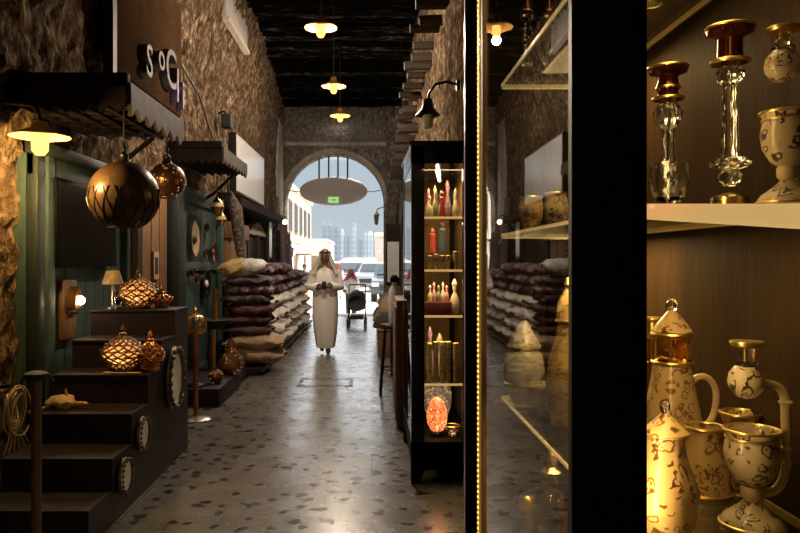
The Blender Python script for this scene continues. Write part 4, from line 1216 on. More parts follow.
    for side in ('L', 'R'):
        a, e, w = Vector(J['sh' + side]), Vector(J['el' + side]), Vector(J['wr' + side])
        pts = [a + Vector((0, 0, .0)), a.lerp(e, .5), e, e.lerp(w, .5), e.lerp(w, .95)]
        MB().tube([p * s for p in pts], [.086 * s, .086 * s, .082 * s, .078 * s, .076 * s], 14, cap=False).build('sleeve', top_mt, t)
        an, to = Vector(J['an' + side]), Vector(J['to' + side])
        MB().tube([(an + Vector((0, .05, -.03))) * s, (an + Vector((0, 0, -.035))) * s, to.lerp(an, .4) * s, (to + (to - an) * .12) * s], [.035 * s, .045 * s, .044 * s, .028 * s], 12).build('shoe', 'shoe', t)
    if head_mt == 'hair':
        MB().lathe([(.108, -.02), (.112, .05), (.095, .11), (.05, .14), (0, .148)], hc + Vector((0, .022, .02)), 20, .80, 1.0).xf(Matrix.Scale(s, 4)).build('hair', 'hair', t)
    else:
        # headscarf: cap on the skull and a drape falling to the shoulders, open at the face
        def f(u, v):
            a = R(-52) + u * R(284); a = a - PI / 2 + R(90) + R(-2)
            ang = R(-90) + R(38) + u * R(284)
            if v < .35:
                q = v / .35; rr = .108 * math.sin(q * PI / 2); z = .135 - .09 * (1 - math.cos(q * PI / 2)); ex = 1
            else:
                q = (v - .35) / .65; rr = .108 + .10 * q ** 1.1 + .014 * math.sin(ang * 6) * q; z = .045 - .34 * q; ex = 1 + .42 * q
            return ((hc.x + rr * ex * .92 * math.cos(ang)) * s, (hc.y + .02 + rr * math.sin(ang)) * s, (hc.z + z + .022) * s)
        b = MB(); b.grid(f, 40, 22); bmesh.ops.solidify(b.bm, geom=list(b.bm.faces), thickness=.006); b.build('headscarf', head_mt, t)
        MB().tube([((hc.x + .098 * math.cos(k * PI / 12)) * s, (hc.y + .02 + .108 * math.sin(k * PI / 12)) * s, (hc.z + .095) * s) for k in range(24)], .011 * s, 6, closed=True).build('head_cord', 'cord', t)
    return t


walk = {'elL': (.25, -.03, 1.13), 'wrL': (.075, -.22, 1.14), 'paL': (.02, -.25, 1.15), 'elR': (-.25, -.03, 1.13), 'wrR': (-.085, -.20, 1.12), 'paR': (-.03, -.25, 1.13),
        'knL': (.07, -.07, .50), 'anL': (.055, -.06, .09), 'toL': (.06, -.20, .035), 'knR': (-.07, -.04, .50), 'anR': (-.05, .06, .16), 'toR': (-.05, -.02, .06)}
man = person('man in white robe and white headscarf walking while holding a phone', (P(325, 0, 12.05).x, 12.05, 0), R(2), 1.76, walk, True, 'thobe', None, 'scarf')
t = thing('mobile_phone', 'dark phone held in both hands by man in white robe', 'phone', (man.location.x + .0, 12.05 - .275, 1.185), 0)
MB().box(-.038, .038, -.006, .006, -.075, .075).bevel(.004).xf(Matrix.Rotation(R(-50), 4, 'X')).build('case', 'black', t)
MB().box(-.034, .034, .0058, .0075, -.07, .07).xf(Matrix.Rotation(R(-50), 4, 'X')).build('screen', 'tv', t)
stand = {'elL': (.25, .02, 1.12), 'wrL': (.24, -.08, .90), 'paL': (.24, -.11, .82), 'elR': (-.25, .02, 1.12), 'wrR': (-.24, -.06, .90), 'paR': (-.24, -.09, .82),
         'knL': (.10, -.03, .50), 'anL': (.10, .0, .09), 'toL': (.11, -.14, .035), 'knR': (-.10, .02, .50), 'anR': (-.10, .06, .09), 'toR': (-.11, -.08, .035)}
push = dict(stand); push.update({'elL': (.24, -.1, 1.13), 'wrL': (.2, -.32, 1.0), 'paL': (.2, -.38, .99), 'elR': (-.24, -.1, 1.13), 'wrR': (-.2, -.32, 1.0), 'paR': (-.2, -.38, .99)})
M['yellow'] = m_plain('yellow_vest', (.62, .34, .03), .7, 0, .1)
M['redscarf'] = m_plain('red_scarf', (.55, .09, .09), .8, 0, .2, 30)
M['navy'] = m_plain('dark_cloth', (.03, .035, .05), .8)
M['whiteshirt'] = m_plain('white_shirt', (.75, .74, .72), .8, 0, .04)
person('distant person with dark hair in a dark top seen left of the man in white', (P(304.5, 0, 29).x, 29, -.25), R(160), 1.66, stand, False, 'navy', 'yellow', 'hair', detail=False)
person('person in white shirt with red headscarf behind the black pushchair', (P(351, 0, 21.6).x, 21.6, -.25), R(0), 1.56, push, False, 'whiteshirt', 'navy', 'redscarf', detail=False)
person('distant person in a white robe and red headscarf near the cars', (P(338, 0, 34).x, 34, -.25), R(20), 1.68, stand, True, 'whiteshirt', None, 'redscarf', detail=False)

# pushchair
t = thing('pushchair', 'black folding pushchair on the floor just inside the arch', 'pushchair', (P(357, 0, 16.6).x, 16.6, 0))
for sx in (-1, 1):
    MB().tube([(sx * .2, -.32, .12), (sx * .2, .1, .55), (sx * .2, .42, 1.0)], .014, 8).build('side_frame', 'metal', t)
    MB().tube([(sx * .2, .30, .12), (sx * .2, -.05, .52)], .014, 8).build('rear_strut', 'metal', t)
    for yy in (-.32, .3):
        for k in (-.02, .02):
            w = MB().tube([(sx * .2 + k, yy + .1 * math.cos(a * PI / 9), .115 + .1 * math.sin(a * PI / 9)) for a in range(18)], .015, 6, closed=True).build('wheel', 'tyre', t)
            MB().tube([(sx * .2 + k - .012, yy, .115), (sx * .2 + k + .012, yy, .115)], .03, 10).build('hub', 'steel', w)
MB().grid(lambda u, v: (-.19 + .38 * u, -.28 + .30 * v if v < .5 else -.13 + .42 * (v - .5), .46 - .06 * math.sin(PI * u) if v < .5 else .46 + .62 * (v - .5) * 1.1), 8, 12).build('seat', 'navy', t)
MB().grid(lambda u, v: (.2 * math.cos(PI * u), .16 - .36 * v, .72 + .16 * math.sin(PI * u) - .12 * v * v), 12, 6).build('hood', 'blackmat', t)
MB().tube([(-.2, .42, 1.0), (.2, .42, 1.0)], .016, 8).build('handle', 'black', t)
MB().box(-.16, .16, -.15, .25, .2, .3).bevel(.03).build('basket', 'blackmat', t)

# ------------------------------------------------------------------ right side goods
bench = thing('goods_bench', 'brown wooden chest under the domed cushions by right wall', 'chest', (.10, 11.5, 0))
MB().box(0, .62, 0, 4.2, 0, .42).bevel(.015).build('body', 'brownwood', bench)
MB().box(-.02, .64, -.02, 4.22, .42, .46).bevel(.01).build('lid', 'brownwood', bench)
dcol = [((.025, .022, .022), 'black sparkling'), ((.16, .10, .07), 'brown'), ((.13, .14, .10), 'olive'), ((.24, .14, .10), 'tan'), ((.10, .06, .05), 'dark brown'), ((.20, .17, .14), 'grey')]
k = 0
for lv in range(2):
    for j in range(6 - lv):
        c, nm = dcol[(j + 3 * lv) % 6]
        b = MB(); b.lathe([(0, .26), (.10, .245), (.19, .18), (.245, .08), (.26, .02), (.25, 0), (0, 0)], seg=26)
        t = thing('domed_cushion', f'{nm} domed cushion on the chest, {["lower", "upper"][lv]} row, {ORD[j]} from the front', 'cushion', (.27 + .05 * (j % 2) + .1 * lv, 11.85 + j * .58 + lv * .28, .46 + lv * .22), 0, 'domed cushions by right wall')
        b.build('cover', m_cloth('cushion_cover', c), t)
        MB().tube([(.245 * math.cos(a * PI / 13), .245 * math.sin(a * PI / 13), .02) for a in range(26)], .012, 6, closed=True).build('piping', 'jute', t)
        k += 1
st = thing('bar_stool', 'tall dark stool by right wall beside the black vitrine', 'stool', (.27, 8.4, 0))
MB().lathe([(0, .78), (.17, .78), (.18, .80), (.17, .83), (0, .835)], seg=24).build('seat', 'darkwood', st)
for sx in (-1, 1):
    for sy in (-1, 1): MB().tube([(sx * .17, sy * .17, 0), (sx * .11, sy * .11, .78)], .016, 8).build('leg', 'metal', st)
MB().tube([(.15 * math.cos(k * PI / 10), .15 * math.sin(k * PI / 10), .3) for k in range(20)], .01, 6, closed=True).build('foot_ring', 'metal', st)
cb = thing('brown_cabinet', 'narrow brown cabinet behind the black vitrine on right wall', 'cabinet', (.235, 6.6, 0))
MB().box(0, .5, 0, .9, 0, 1.22).bevel(.01).build('body', 'brownwood', cb)
MB().box(-.012, 0, .05, .85, .08, 1.15).build('door', 'brownwood', cb, False)
t = thing('white_bottle', 'white bottle with a dark cap beside the stool', 'bottle', (.27, 8.4, .836))
MB().lathe([(0, 0), (.07, 0), (.07, .40), (.035, .46), (.03, .52), (0, .52)], seg=20).build('body', 'white', t)
MB().lathe([(0, .50), (.05, .50), (.055, .54), (.03, .58), (0, .59)], seg=16).build('cap', 'black', t)
t = thing('notice_board', 'pale notice in a dark wooden frame on a post beside right wall', 'notice', (.19, 9.6, 1.55))
MB().box(0, .20, 0, .05, -.3, .55).build('frame', 'darkwood', t, False)
MB().box(.02, .18, -.01, 0, -.25, .30).build('sheet', 'white', t, False)
MB().box(.06, .14, .0, .05, -1.55, -.3).build('post', 'darkwood', t, False)
for k, (c, nm, y0, z0, z1) in enumerate([((.06, .04, .035), 'dark brown cloth hung nearest on right wall', 12.4, 1.4, 3.0), ((.12, .08, .06), 'brown cloth hung in the middle of right wall', 14.2, 1.4, 2.9), ((.07, .05, .045), 'dusky cloth hung beside the arch on right wall', 17.2, 1.3, 3.0)]):
    o = cloth(nm, y0, 1.0, z0, z1, c, .62); o['group'] = 'cloths hung on right wall'; o.rotation_euler = (0, 0, PI)

# ------------------------------------------------------------------ black vitrine (middle distance)
VX0, VX1, VY0, VY1, VZ = .28, .745, 5.0, 6.25, 2.42
v = thing('black_vitrine', 'tall black glass vitrine with lit shelves standing along right wall', 'vitrine', (VX0, VY0, 0))
W, D = VX1 - VX0, VY1 - VY0
fw = .095
for x0, y0 in ((0, 0), (W - fw, 0), (0, D - .06), (W - .06, D - .06)):
    MB().box(x0, x0 + (fw if y0 == 0 else .06), y0, y0 + .05, .16, VZ).build('post', 'lacquer', v, False)
MB().box(-.015, W + .015, -.015, D + .015, VZ - .005, VZ + .03).box(0, W, 0, D, VZ - .13, VZ).build('top', 'lacquer', v, False)
MB().box(0, W, 0, D, .17, .30).build('bottom_panel', 'black', v, False)
b = MB(); poly = [(0, .17), (W, .17), (W, 0), (W - .06, 0), (W - .09, .09), (W / 2, .12), (.09, .09), (.06, 0), (0, 0)]
b.prism(poly, 'y', 0, .03).build('apron', 'black', v, False)
for yy in (.03, D - .1):
    for xx in (0, W - .06): MB().box(xx, xx + .06, yy, yy + .07, 0, .17).build('foot', 'black', v, False)
MB().box(fw, W - fw, .015, .021, .30, VZ - .13).build('front_glass', 'pane2', v, False)
MB().box(.004, .010, .05, D - .06, .30, VZ - .13).build('side_glass', 'pane2', v, False)
MB().box(W - .015, W, .05, D, .30, VZ - .13).build('back_panel', 'casewood', v, False)
MB().box(0.01, W, D - .03, D - .01, .30, VZ - .13).build('end_panel', 'casewood', v, False)
SHZ = [.315, .71, 1.20, 1.53, 1.91]
for z in SHZ[1:]:
    s_ = MB().box(.02, W - .02, .035, D - .04, z - .012, z).build('shelf', 'shelfglass', v, False)
    MB().box(.02, W - .02, .03, .036, z - .014, z + .002).build('shelf_edge', 'glowedge', s_, False)
MB().box(.02, .03, .052, .062, .32, VZ - .14).build('led_strip', 'led', v, False)
MB().tube([(W * .45, .25, VZ - .15), (W * .62, .9, VZ - .15)], .014, 8).build('lamp_tube', 'tube', v)
light('vitrine_light', 'AREA', (W * .5, .35, VZ - .17), 8, (1, .66, .32), v, shape='RECTANGLE', size=.3, size_y=.8)
for z in (.69, 1.18, 1.51, 1.89): light('vitrine_light', 'AREA', (W * .5, .17, z - .02), 1.7, (1, .66, .34), v, shape='RECTANGLE', size=.28, size_y=.25)


def bottle(label, px, d, z0, h, r, kind, mt, group):
    t = thing(kind, label, {'perfume_bottle': 'bottle', 'figurine': 'figurine', 'drinking_glass': 'glass', 'glass_jar': 'jar', 'glass_bowl': 'bowl'}[kind], (P(px, 0, d).x, d, z0), 0, group)
    if kind == 'perfume_bottle':
        MB().lathe([(0, 0), (r * .7, 0), (r, h * .15), (r, h * .38), (r * .5, h * .55), (r * .3, h * .6), (r * .3, h * .7), (0, h * .7)], seg=16).build('body', mt, t)
        MB().lathe([(0, h * .68), (r * .45, h * .70), (r * .35, h * .76), (r * .6, h * .85), (r * .2, h * .97), (0, h)], seg=12).build('stopper', mt, t)
    elif kind == 'figurine':
        MB().lathe([(0, 0), (r, 0), (r * .85, h * .3), (r * .6, h * .55), (r * .85, h * .72), (r * .3, h * .80), (0, h * .8)], seg=14).build('robe', mt, t)
        MB().ball((0, 0, h * .88), h * .085, 10, 8).build('head', 'skin', t)
        MB().lathe([(r * .5, h * .84), (r * .42, h * .92), (0, h)], seg=12).build('headdress', mt, t)
    elif kind == 'drinking_glass':
        MB().lathe([(0, 0), (r * .75, 0), (r, h), (r * .9, h), (r * .68, .01), (0, .01)], seg=16).build('body', mt, t)
        MB().tube([(r * math.cos(k * PI / 9), r * math.sin(k * PI / 9), h) for k in range(18)], r * .07, 5, closed=True).build('rim', 'gold', t)
    elif kind == 'glass_bowl':
        MB().lathe([(0, 0), (r * .5, 0), (r * .4, h * .2), (r * .9, h * .55), (r, h), (r * .92, h), (r * .8, h * .6), (0, h * .3)], seg=18).build('body', mt, t)
        MB().tube([(r * math.cos(k * PI / 9), r * math.sin(k * PI / 9), h) for k in range(18)], r * .05, 5, closed=True).build('rim', 'gold', t)
    return t


M['pinkglass'] = m_plain('pink_glaze', (.55, .25, .24), .25, 0, .4, 40)
M['greenglass'] = m_plain('green_glaze', (.20, .24, .12), .25, 0, .4, 40)
M['darkglaze'] = m_plain('dark_glaze', (.04, .05, .07), .25, 0, .3, 40)
M['redglaze'] = m_plain('red_glaze', (.30, .04, .03), .25, 0, .4, 40)
M['creamglaze'] = m_plain('cream_glaze', (.62, .52, .36), .3, 0, .3, 40)
M['mauve'] = m_plain('mauve_glaze', (.38, .25, .36), .25, 0, .35, 40)
vg = 'ornaments on the vitrine shelves'
ROW = [('leftmost', 429.5), ('second from left', 436), ('middle', 442), ('second from right', 448), ('rightmost', 455.5)]
spec_top = [('creamglaze', 'perfume_bottle', .17), ('greenglass', 'perfume_bottle', .2), ('redglaze', 'figurine', .2), ('mauve', 'perfume_bottle', .26), ('creamglaze', 'perfume_bottle', .22)]
cn = {'creamglaze': 'cream', 'greenglass': 'green', 'redglaze': 'red', 'mauve': 'mauve', 'pinkglass': 'pink', 'darkglaze': 'dark blue', 'enamel': 'gold painted', 'enamel2': 'dark painted', 'tumbler': 'pale painted', 'tumblerdark': 'dark painted', 'clear': 'clear'}
kn = {'perfume_bottle': 'stoppered bottle', 'figurine': 'figurine', 'drinking_glass': 'glass tumbler', 'glass_bowl': 'bowl'}
def row(shelf_z, d, items, shelf_name, off=0):
    for (pos, px), (mt, kd, h) in zip(ROW, items):
        bottle(f'{cn[mt]} {kn[kd]}, {pos} on the {shelf_name} of the black vitrine', px + off, d, shelf_z, h, .0215, kd, mt, vg)
row(SHZ[4] + .002, 5.16, spec_top, 'top shelf front')
row(SHZ[4] + .002, 5.36, [('pinkglass', 'perfume_bottle', .24), ('creamglaze', 'perfume_bottle', .26), ('mauve', 'perfume_bottle', .22), ('redglaze', 'perfume_bottle', .3), ('greenglass', 'perfume_bottle', .2)], 'top shelf back', -1)
row(SHZ[3] + .002, 5.14, [('tumblerdark', 'glass_bowl', .10), ('tumbler', 'glass_bowl', .11), ('tumblerdark', 'glass_bowl', .10), ('tumbler', 'glass_bowl', .10), ('tumblerdark', 'glass_bowl', .13)], 'second shelf front')
t = thing('glass_riser', 'thin glass riser carrying two figurines on the vitrine second shelf', 'riser', (P(435, 0, 5.33).x, 5.33, SHZ[3] + .001))
MB().box(-.07, .12, -.06, .06, .118, .124).build('top', 'shelfglass', t, False)
MB().box(-.07, -.064, -.06, .06, 0, .118).box(.114, .12, -.06, .06, 0, .118).build('side', 'shelfglass', t, False)
bottle('red figurine standing left on the vitrine riser', 432.5, 5.33, SHZ[3] + .126, .19, .032, 'figurine', 'redglaze', vg)
bottle('dark robed taller figurine standing right on the vitrine riser', 442.5, 5.33, SHZ[3] + .126, .24, .042, 'figurine', 'darkglaze', vg)
t = thing('red_box', 'dark red velvet box on the third shelf of the vitrine', 'box', (P(437, 0, 5.2).x, 5.2, SHZ[2] + .001))
MB().box(-.11, .10, -.07, .07, 0, .09).bevel(.006).build('body', m_cloth('velvet', (.10, .012, .025)), t)
for k, (px, mt) in enumerate(((430, 'creamglaze'), (434, 'pinkglass'), (438.5, 'greenglass'), (443, 'creamglaze'), (446.5, 'pinkglass'))):
    bottle(f'small {cn[mt]} stoppered bottle, {ORD[k]} from left on the red velvet box', px, 5.2, SHZ[2] + .091, .125 + .02 * (k % 2), .018, 'perfume_bottle', mt, 'small bottles on the red box')
bottle('tall cream stoppered bottle right of the red velvet box', 454.5, 5.2, SHZ[2] + .002, .26, .035, 'perfume_bottle', 'creamglaze', vg)
row(SHZ[1] + .002, 5.12, [('tumbler', 'drinking_glass', .28), ('tumblerdark', 'drinking_glass', .29), ('tumbler', 'drinking_glass', .29), ('tumblerdark', 'drinking_glass', .29), ('tumbler', 'drinking_glass', .28)], 'fourth shelf front')
bottle('mauve stoppered bottle behind the tumblers on the vitrine fourth shelf', 430, 5.36, SHZ[1] + .002, .38, .035, 'perfume_bottle', 'mauve', vg)
bottle('cream stoppered bottle behind the tumblers on the vitrine fourth shelf', 439.5, 5.36, SHZ[1] + .002, .33, .04, 'perfume_bottle', 'creamglaze', vg)
t = thing('mosaic_lamp', 'glowing orange mosaic egg lamp at the bottom of the black vitrine', 'lamp', (P(437, 0, 5.2).x, 5.2, .302))
MB().lathe([(0, .03), (.045, .03), (.072, .09), (.078, .14), (.068, .20), (.045, .255), (.02, .28), (0, .285)], seg=24).build('egg_shade', 'mosaic', t)
MB().lathe([(0, 0), (.05, 0), (.055, .02), (.045, .04), (0, .04)], seg=18).build('base', 'metal', t)
light('lamp_light', 'POINT', (.0, -.12, .12), .5, (1, .25, .06), t, shadow_soft_size=.03)
t = thing('round_plate', 'dark round patterned plate standing behind the orange mosaic lamp', 'plate', (P(437, 0, 5.42).x, 5.42, .302))
MB().lathe([(0, 0), (.08, 0), (.13, .02), (.13, .025), (0, .012)], seg=28).xf(Matrix.Translation((0, 0, .24)) @ Matrix.Diagonal((.85, 1, 1.5, 1)) @ Matrix.Rotation(R(82), 4, 'X')).build('dish', m_pattern('mosaic_plate', [(.16, .16, .2), (.05, .05, .06), (.3, .28, .28), (.1, .08, .09)], 50, .3), t)
MB().box(-.05, .05, -.02, .09, 0, .02).build('stand', 'metal', t)
bottle('small clear bowl beside the orange mosaic lamp', 452, 5.2, .302, .07, .06, 'glass_bowl', 'clear', vg)

# ------------------------------------------------------------------ near display case
CX0, CX1, CY0, CY1 = .42, .79, 1.10, 3.16
c = thing('display_case', 'large black display case with warm lit glass shelves nearest on right', 'display case', (0, 0, 0))
MB().box(CX0, CX0 + .012, CY0, 1.485, 0, 2.9).build('door_stile', 'stile', c, False)
MB().box(CX0, CX0 + .012, 2.80, CY1, 0, 2.9).build('door_stile', 'stile', c, False)
MB().box(CX0, CX0 + .02, 2.66, 2.70, .0, 2.9).build('inner_frame', 'brownwood', c, False)
MB().prism([(CX0 + .0025, 1.475), (CX0 + .0065, 1.475), (CX0 + .0125, 2.80), (CX0 + .0085, 2.80)], 'z', .12, 2.8).build('glass_pane', 'pane', c, False)
MB().box(CX0 - .003, CX0 + .012, 1.462, 1.486, 0, 2.9).build('stile_edge', 'greyedge', c, False)  # grey strip standing in for the highlight along the stile
MB().box(CX0 - .004, CX0 + .012, 3.135, 3.165, 0, 2.9).build('stile_edge', 'steel', c, False)
tp = MB().box(CX0 - .002, CX0 + .014, 2.725, 2.775, .0, 2.9).build('led_channel', 'ledtape', c, False)
b = MB()
for k in range(130): b.ball((CX0 - .002, 2.745, .2 + k * .0205), .0065, 6, 4)
b.build('led_beads', 'led', tp)
MB().box(CX1 - .012, CX1, CY0, CY1, 0, 2.9).build('back_panel', 'oak', c, False)
MB().box(CX0 + .012, CX1, CY1 - .02, CY1, 0, 2.9).build('end_panel', 'oak', c, False)
MB().box(CX0, CX1, CY0, CY1, 2.86, 2.92).build('top', 'black', c, False)
MB().box(CX0, CX1, CY0, CY1, 0, .12).build('plinth', 'black', c, False)
SZ1, SZ0, SZ2, SZ3 = 1.69, 1.13, 2.207, .62
for nm, z, th in (('upper', SZ2, .012), ('middle', SZ1, .012), ('low', SZ0, .012), ('lowest', SZ3, .012)):
    y0 = CY0 + .02
    s_ = MB().box(CX0 + .03, CX1 - .012, y0 + .006, 2.42, z - th, z).build('shelf', 'shelfglass', c, False)
    if nm == 'middle':
        MB().prism([(CX0 + .013, z - .024), (CX1 - .012, z - .046), (CX1 - .012, z), (CX0 + .013, z)], 'y', y0, y0 + .007).build('shelf_edge', 'glowedge', s_, False)
    else:
        MB().box(CX0 + .03, CX1 - .012, y0, y0 + .007, z - th, z).build('shelf_edge', 'glowedge', s_, False)
    MB().box(CX0 + .03, CX1 - .012, 2.42, 2.426, z - .016, z).build('shelf_edge', 'glowedge', s_, False)
    MB().box(CX1 - .020, CX1 - .0125, y0 + .01, 2.42, z - th - .004, z - .001).build('shelf_edge', 'brasswood', s_, False)
    MB().box(CX0 + .026, CX0 + .031, y0, 2.42, z - .008, z).build('shelf_edge', 'glowedge', s_, False)
MB().box(CX0 + .013, CX0 + .018, 1.12, 1.135, .66, 2.8).build('led_strip', 'led', c, False)
light('case_light', 'AREA', (CX0 + .024, 1.14, 1.55), 1.0, (1, .66, .28), None, shape='RECTANGLE', size=.02, size_y=.8, rot=(R(90), 0, R(-90 + 40)))
light('case_light', 'AREA', (.58, 1.55, 2.84), 2.6, (1, .66, .28), None, shape='RECTANGLE', size=.25, size_y=.6)
light('case_light', 'AREA', (.56, 1.25, 2.18), .5, (1, .66, .28), None, shape='RECTANGLE', size=.2, size_y=.2)
light('case_light', 'AREA', (.56, 1.25, 1.66), .7, (1, .66, .28), None, shape='RECTANGLE', size=.2, size_y=.2)


light('case_light', 'AREA', (.60, 1.06, 2.80), 1.2, (1, .68, .32), None, shape='RECTANGLE', size=.3, size_y=.05, rot=(R(14), 0, 0))
light('case_light', 'AREA', (.60, 1.95, 1.66), 4, (1, .66, .28), None, shape='RECTANGLE', size=.2, size_y=.3)
light('case_light', 'AREA', (.60, 1.95, 2.16), 3, (1, .66, .28), None, shape='RECTANGLE', size=.2, size_y=.3)
light('case_light', 'AREA', (.60, 1.95, 1.10), 9, (1, .66, .28), None, shape='RECTANGLE', size=.2, size_y=.3)
light('case_light', 'AREA', (.60, 2.15, 2.82), 4, (1, .70, .34), None, shape='RECTANGLE', size=.2, size_y=.3)


class V:
    """vessel drawn at its photographed size: py in pixels at distance d, foot on a shelf"""
    def __init__(s, name, label, cat, px, d, zs, ybase, group=None):
        s.k = d / F; s.yb = ybase
        s.t = thing(name, label, cat, ((px - CX) * s.k, d, zs), 0, group)

    def z(s, y): return max(0, (s.yb - y) * s.k)

    def lathe(s, name, prof, mt, seg=32, wall=.0, flute=0, nfl=12, parent=None, ox=0):
        p = [(w / 2 * s.k, s.z(y)) for w, y in prof]
        if wall:
            w = wall * s.k
            p = p + [(max(.0005, r - w), z) for r, z in reversed(p) if z > p[0][1] + w] + [(0, p[0][1] + w)]
        if p[0][0] > 1e-6: p = [(0, p[0][1])] + p
        if p[-1][0] > 1e-6 and not wall: p = p + [(0, p[-1][1])]
        return MB().lathe(p, (ox * s.k, 0, 0), seg, flute=flute, nfl=nfl).build(name, mt, parent or s.t)

    def ring(s, name, w, y, thick, mt, ox=0):
        r = w / 2 * s.k
        return MB().tube([(ox * s.k + r * math.cos(k * PI / 16), r * math.sin(k * PI / 16), s.z(y)) for k in range(32)], thick * s.k, 8, closed=True).build(name, mt, s.t)

    def tube(s, name, pts, w, mt, dy=0):
        ws = [x / 2 * s.k for x in w] if isinstance(w, list) else w / 2 * s.k
        P3 = [Vector((x * s.k, dy, s.z(y))) for x, y in pts]
        # smooth path
        out = []
        n = len(P3)
        for i in range(n - 1):
            p0, p1, p2, p3 = P3[max(i - 1, 0)], P3[i], P3[i + 1], P3[min(i + 2, n - 1)]
            for q in range(5):
                u = q / 5
                out.append(.5 * ((2 * p1) + (p2 - p0) * u + (2 * p0 - 5 * p1 + 4 * p2 - p3) * u * u + (3 * p1 - p0 - 3 * p2 + p3) * u ** 3))
        out.append(P3[-1])
        if isinstance(ws, list): ws = [ws[min(len(ws) - 1, int(i / 5))] for i in range(len(out))]
        return MB().tube(out, ws, 10).build(name, mt, s.t)


def yat(z, d): return CY - (z - EYE) / d * F


G1 = 'painted glass vessels on the low shelf'
G2 = 'crystal pieces on the middle shelf'
# middle shelf: candlesticks
d = 1.40; yb = yat(SZ1, d)
v1 = V('candlestick', 'short crystal candlestick with red gold cup behind the crystal cup', 'candlestick', 668, d, SZ1, yb, G2)
v1.lathe('foot', [(34, yb), (34, yb - 3), (20, yb - 7), (12, yb - 12)], 'redgold')
v1.lathe('stem', [(10, yb - 10), (13, 160), (12, 130), (13, 104)], 'clear', flute=.12, nfl=8)
v1.lathe('knop', [(2, 131), (16, 128), (27, 118), (28, 113), (18, 104), (6, 102)], 'clear', flute=.05)
v1.lathe('cup', [(14, 103), (28, 100), (28, 97), (20, 95), (19, 90), (22, 86), (19, 82), (19, 77), (23, 75), (36, 73), (37, 70), (36, 67)], 'redgold', wall=2)
v1.ring('gold_ring', 28, 99, 1.6, 'gold'); v1.ring('rim', 37, 68, 1.5, 'gold'); v1.ring('gold_ring', 21, 88, 1.6, 'gold')
d = 1.24; yb = yat(SZ1, d)
v1 = V('crystal_cup', 'small crystal cup in front of the short candlestick', 'cup', 669, d, SZ1, yb, G2)
v1.lathe('bowl', [(18, yb - 4), (30, yb - 12), (38, yb - 25), (38, yb - 36), (36, yb - 42), (38, yb - 46)], 'clear', wall=2.4, flute=.03, nfl=10)
v1.lathe('foot', [(28, yb), (28, yb - 3), (16, yb - 6)], 'redgold')
d = 1.25; yb = yat(SZ1, d)
v1 = V('candlestick', 'tall crystal candlestick with dark red cup in the middle of its shelf', 'candlestick', 730, d, SZ1, yb, G2)
v1.lathe('foot', [(50, yb), (50, yb - 3), (36, yb - 5), (36, yb - 12), (20, yb - 15), (10, yb - 17)], 'brass')
v1.lathe('knop', [(10, 186), (20, 180), (21, 175), (12, 168)], 'clear', flute=.06, nfl=10)
v1.lathe('glass_collar', [(12, 170), (36, 166), (37, 162), (26, 158), (12, 157)], 'clear', flute=.05, nfl=10)
v1.lathe('stem', [(16, 160), (15, 130), (13, 84)], 'clear', flute=.10, nfl=8)
v1.lathe('knop', [(10, 86), (25, 79), (26, 72), (14, 66)], 'clear', flute=.06, nfl=10)
v1.lathe('cup', [(14, 67), (33, 64), (33, 60), (24, 57), (23, 39), (27, 37), (42, 34), (44, 30), (43, 27)], 'redgold', wall=2.4)
v1.ring('rim', 44, 28, 1.6, 'gold'); v1.ring('gold_ring', 33, 62, 2.2, 'gold'); v1.ring('foot_ring', 50, yb - 2, 1.4, 'gold')
v1.tube('gold_highlight', [(-5, 57), (-5, 40)], 3.0, 'gold', dy=-.019)  # gold strip modelled as the highlight down the cup's front


def burner(label, px, d, zs, ybase, ytop, mt, group):
    """smoking-pipe shaped vessel: bowl on a stem foot, bent tube, ball and flanged cup above"""
    v = V('glass_pipe_vessel', label, 'vessel', px, d, zs, ybase, group)
    k = (ybase - ytop) / 187.0
    Y = lambda y: ybase - (530 - y) * k
    w = lambda q: q * k
    v.lathe('foot', [(w(60), Y(530)), (w(60), Y(526)), (w(52), Y(520)), (w(28), Y(511)), (w(14), Y(504))], mt)
    v.lathe('stem_knop', [(w(12), Y(507)), (w(22), Y(500)), (w(22), Y(492)), (w(14), Y(486))], 'enamelpale')
    v.lathe('bowl', [(w(16), Y(491)), (w(34), Y(484)), (w(49), Y(470)), (w(53), Y(456)), (w(50), Y(446)), (w(47), Y(440)), (w(53), Y(433))], mt, wall=w(2))
    v.ring('rim', w(53), Y(433), w(1.5), 'gold'); v.ring('gold_ring', w(49), Y(441), w(1.2), 'gold'); v.ring('foot_ring', w(60), Y(528), w(1.6), 'gold')
    v.tube('bent_tube', [(w(3), Y(497)), (w(16), Y(497)), (w(26), Y(492)), (w(33), Y(478)), (w(35), Y(455)), (w(34), Y(425)), (w(33), Y(402)), (w(28), Y(391)), (w(18), Y(387)), (w(4), Y(385))], w(9), 'enamelpale')
    for yy in (466, 452, 405): v.lathe('tube_ring', [(w(11), Y(yy + 2)), (w(14), Y(yy)), (w(11), Y(yy - 2))], 'enamelpale', 14, ox=w(34))
    v.lathe('ball', [(w(2), Y(402)), (w(18), Y(399.5)), (w(32), Y(391)), (w(35), Y(384)), (w(32), Y(376)), (w(20), Y(368)), (w(15), Y(366))], mt, ox=w(-6))
    v.lathe('neck', [(w(22), Y(368)), (w(23), Y(365)), (w(15), Y(363)), (w(15), Y(349)), (w(18), Y(347))], 'clear', ox=w(-5))
    v.lathe('flange', [(w(14), Y(350)), (w(30), Y(348)), (w(33), Y(345)), (w(32), Y(343)), (w(12), Y(342))], 'gold', ox=w(-5))
    v.tube('gold_highlight', [(w(-9), Y(364)), (w(-9), Y(350))], w(3), 'gold', dy=-.007)  # strip of gold set in as a highlight on the neck


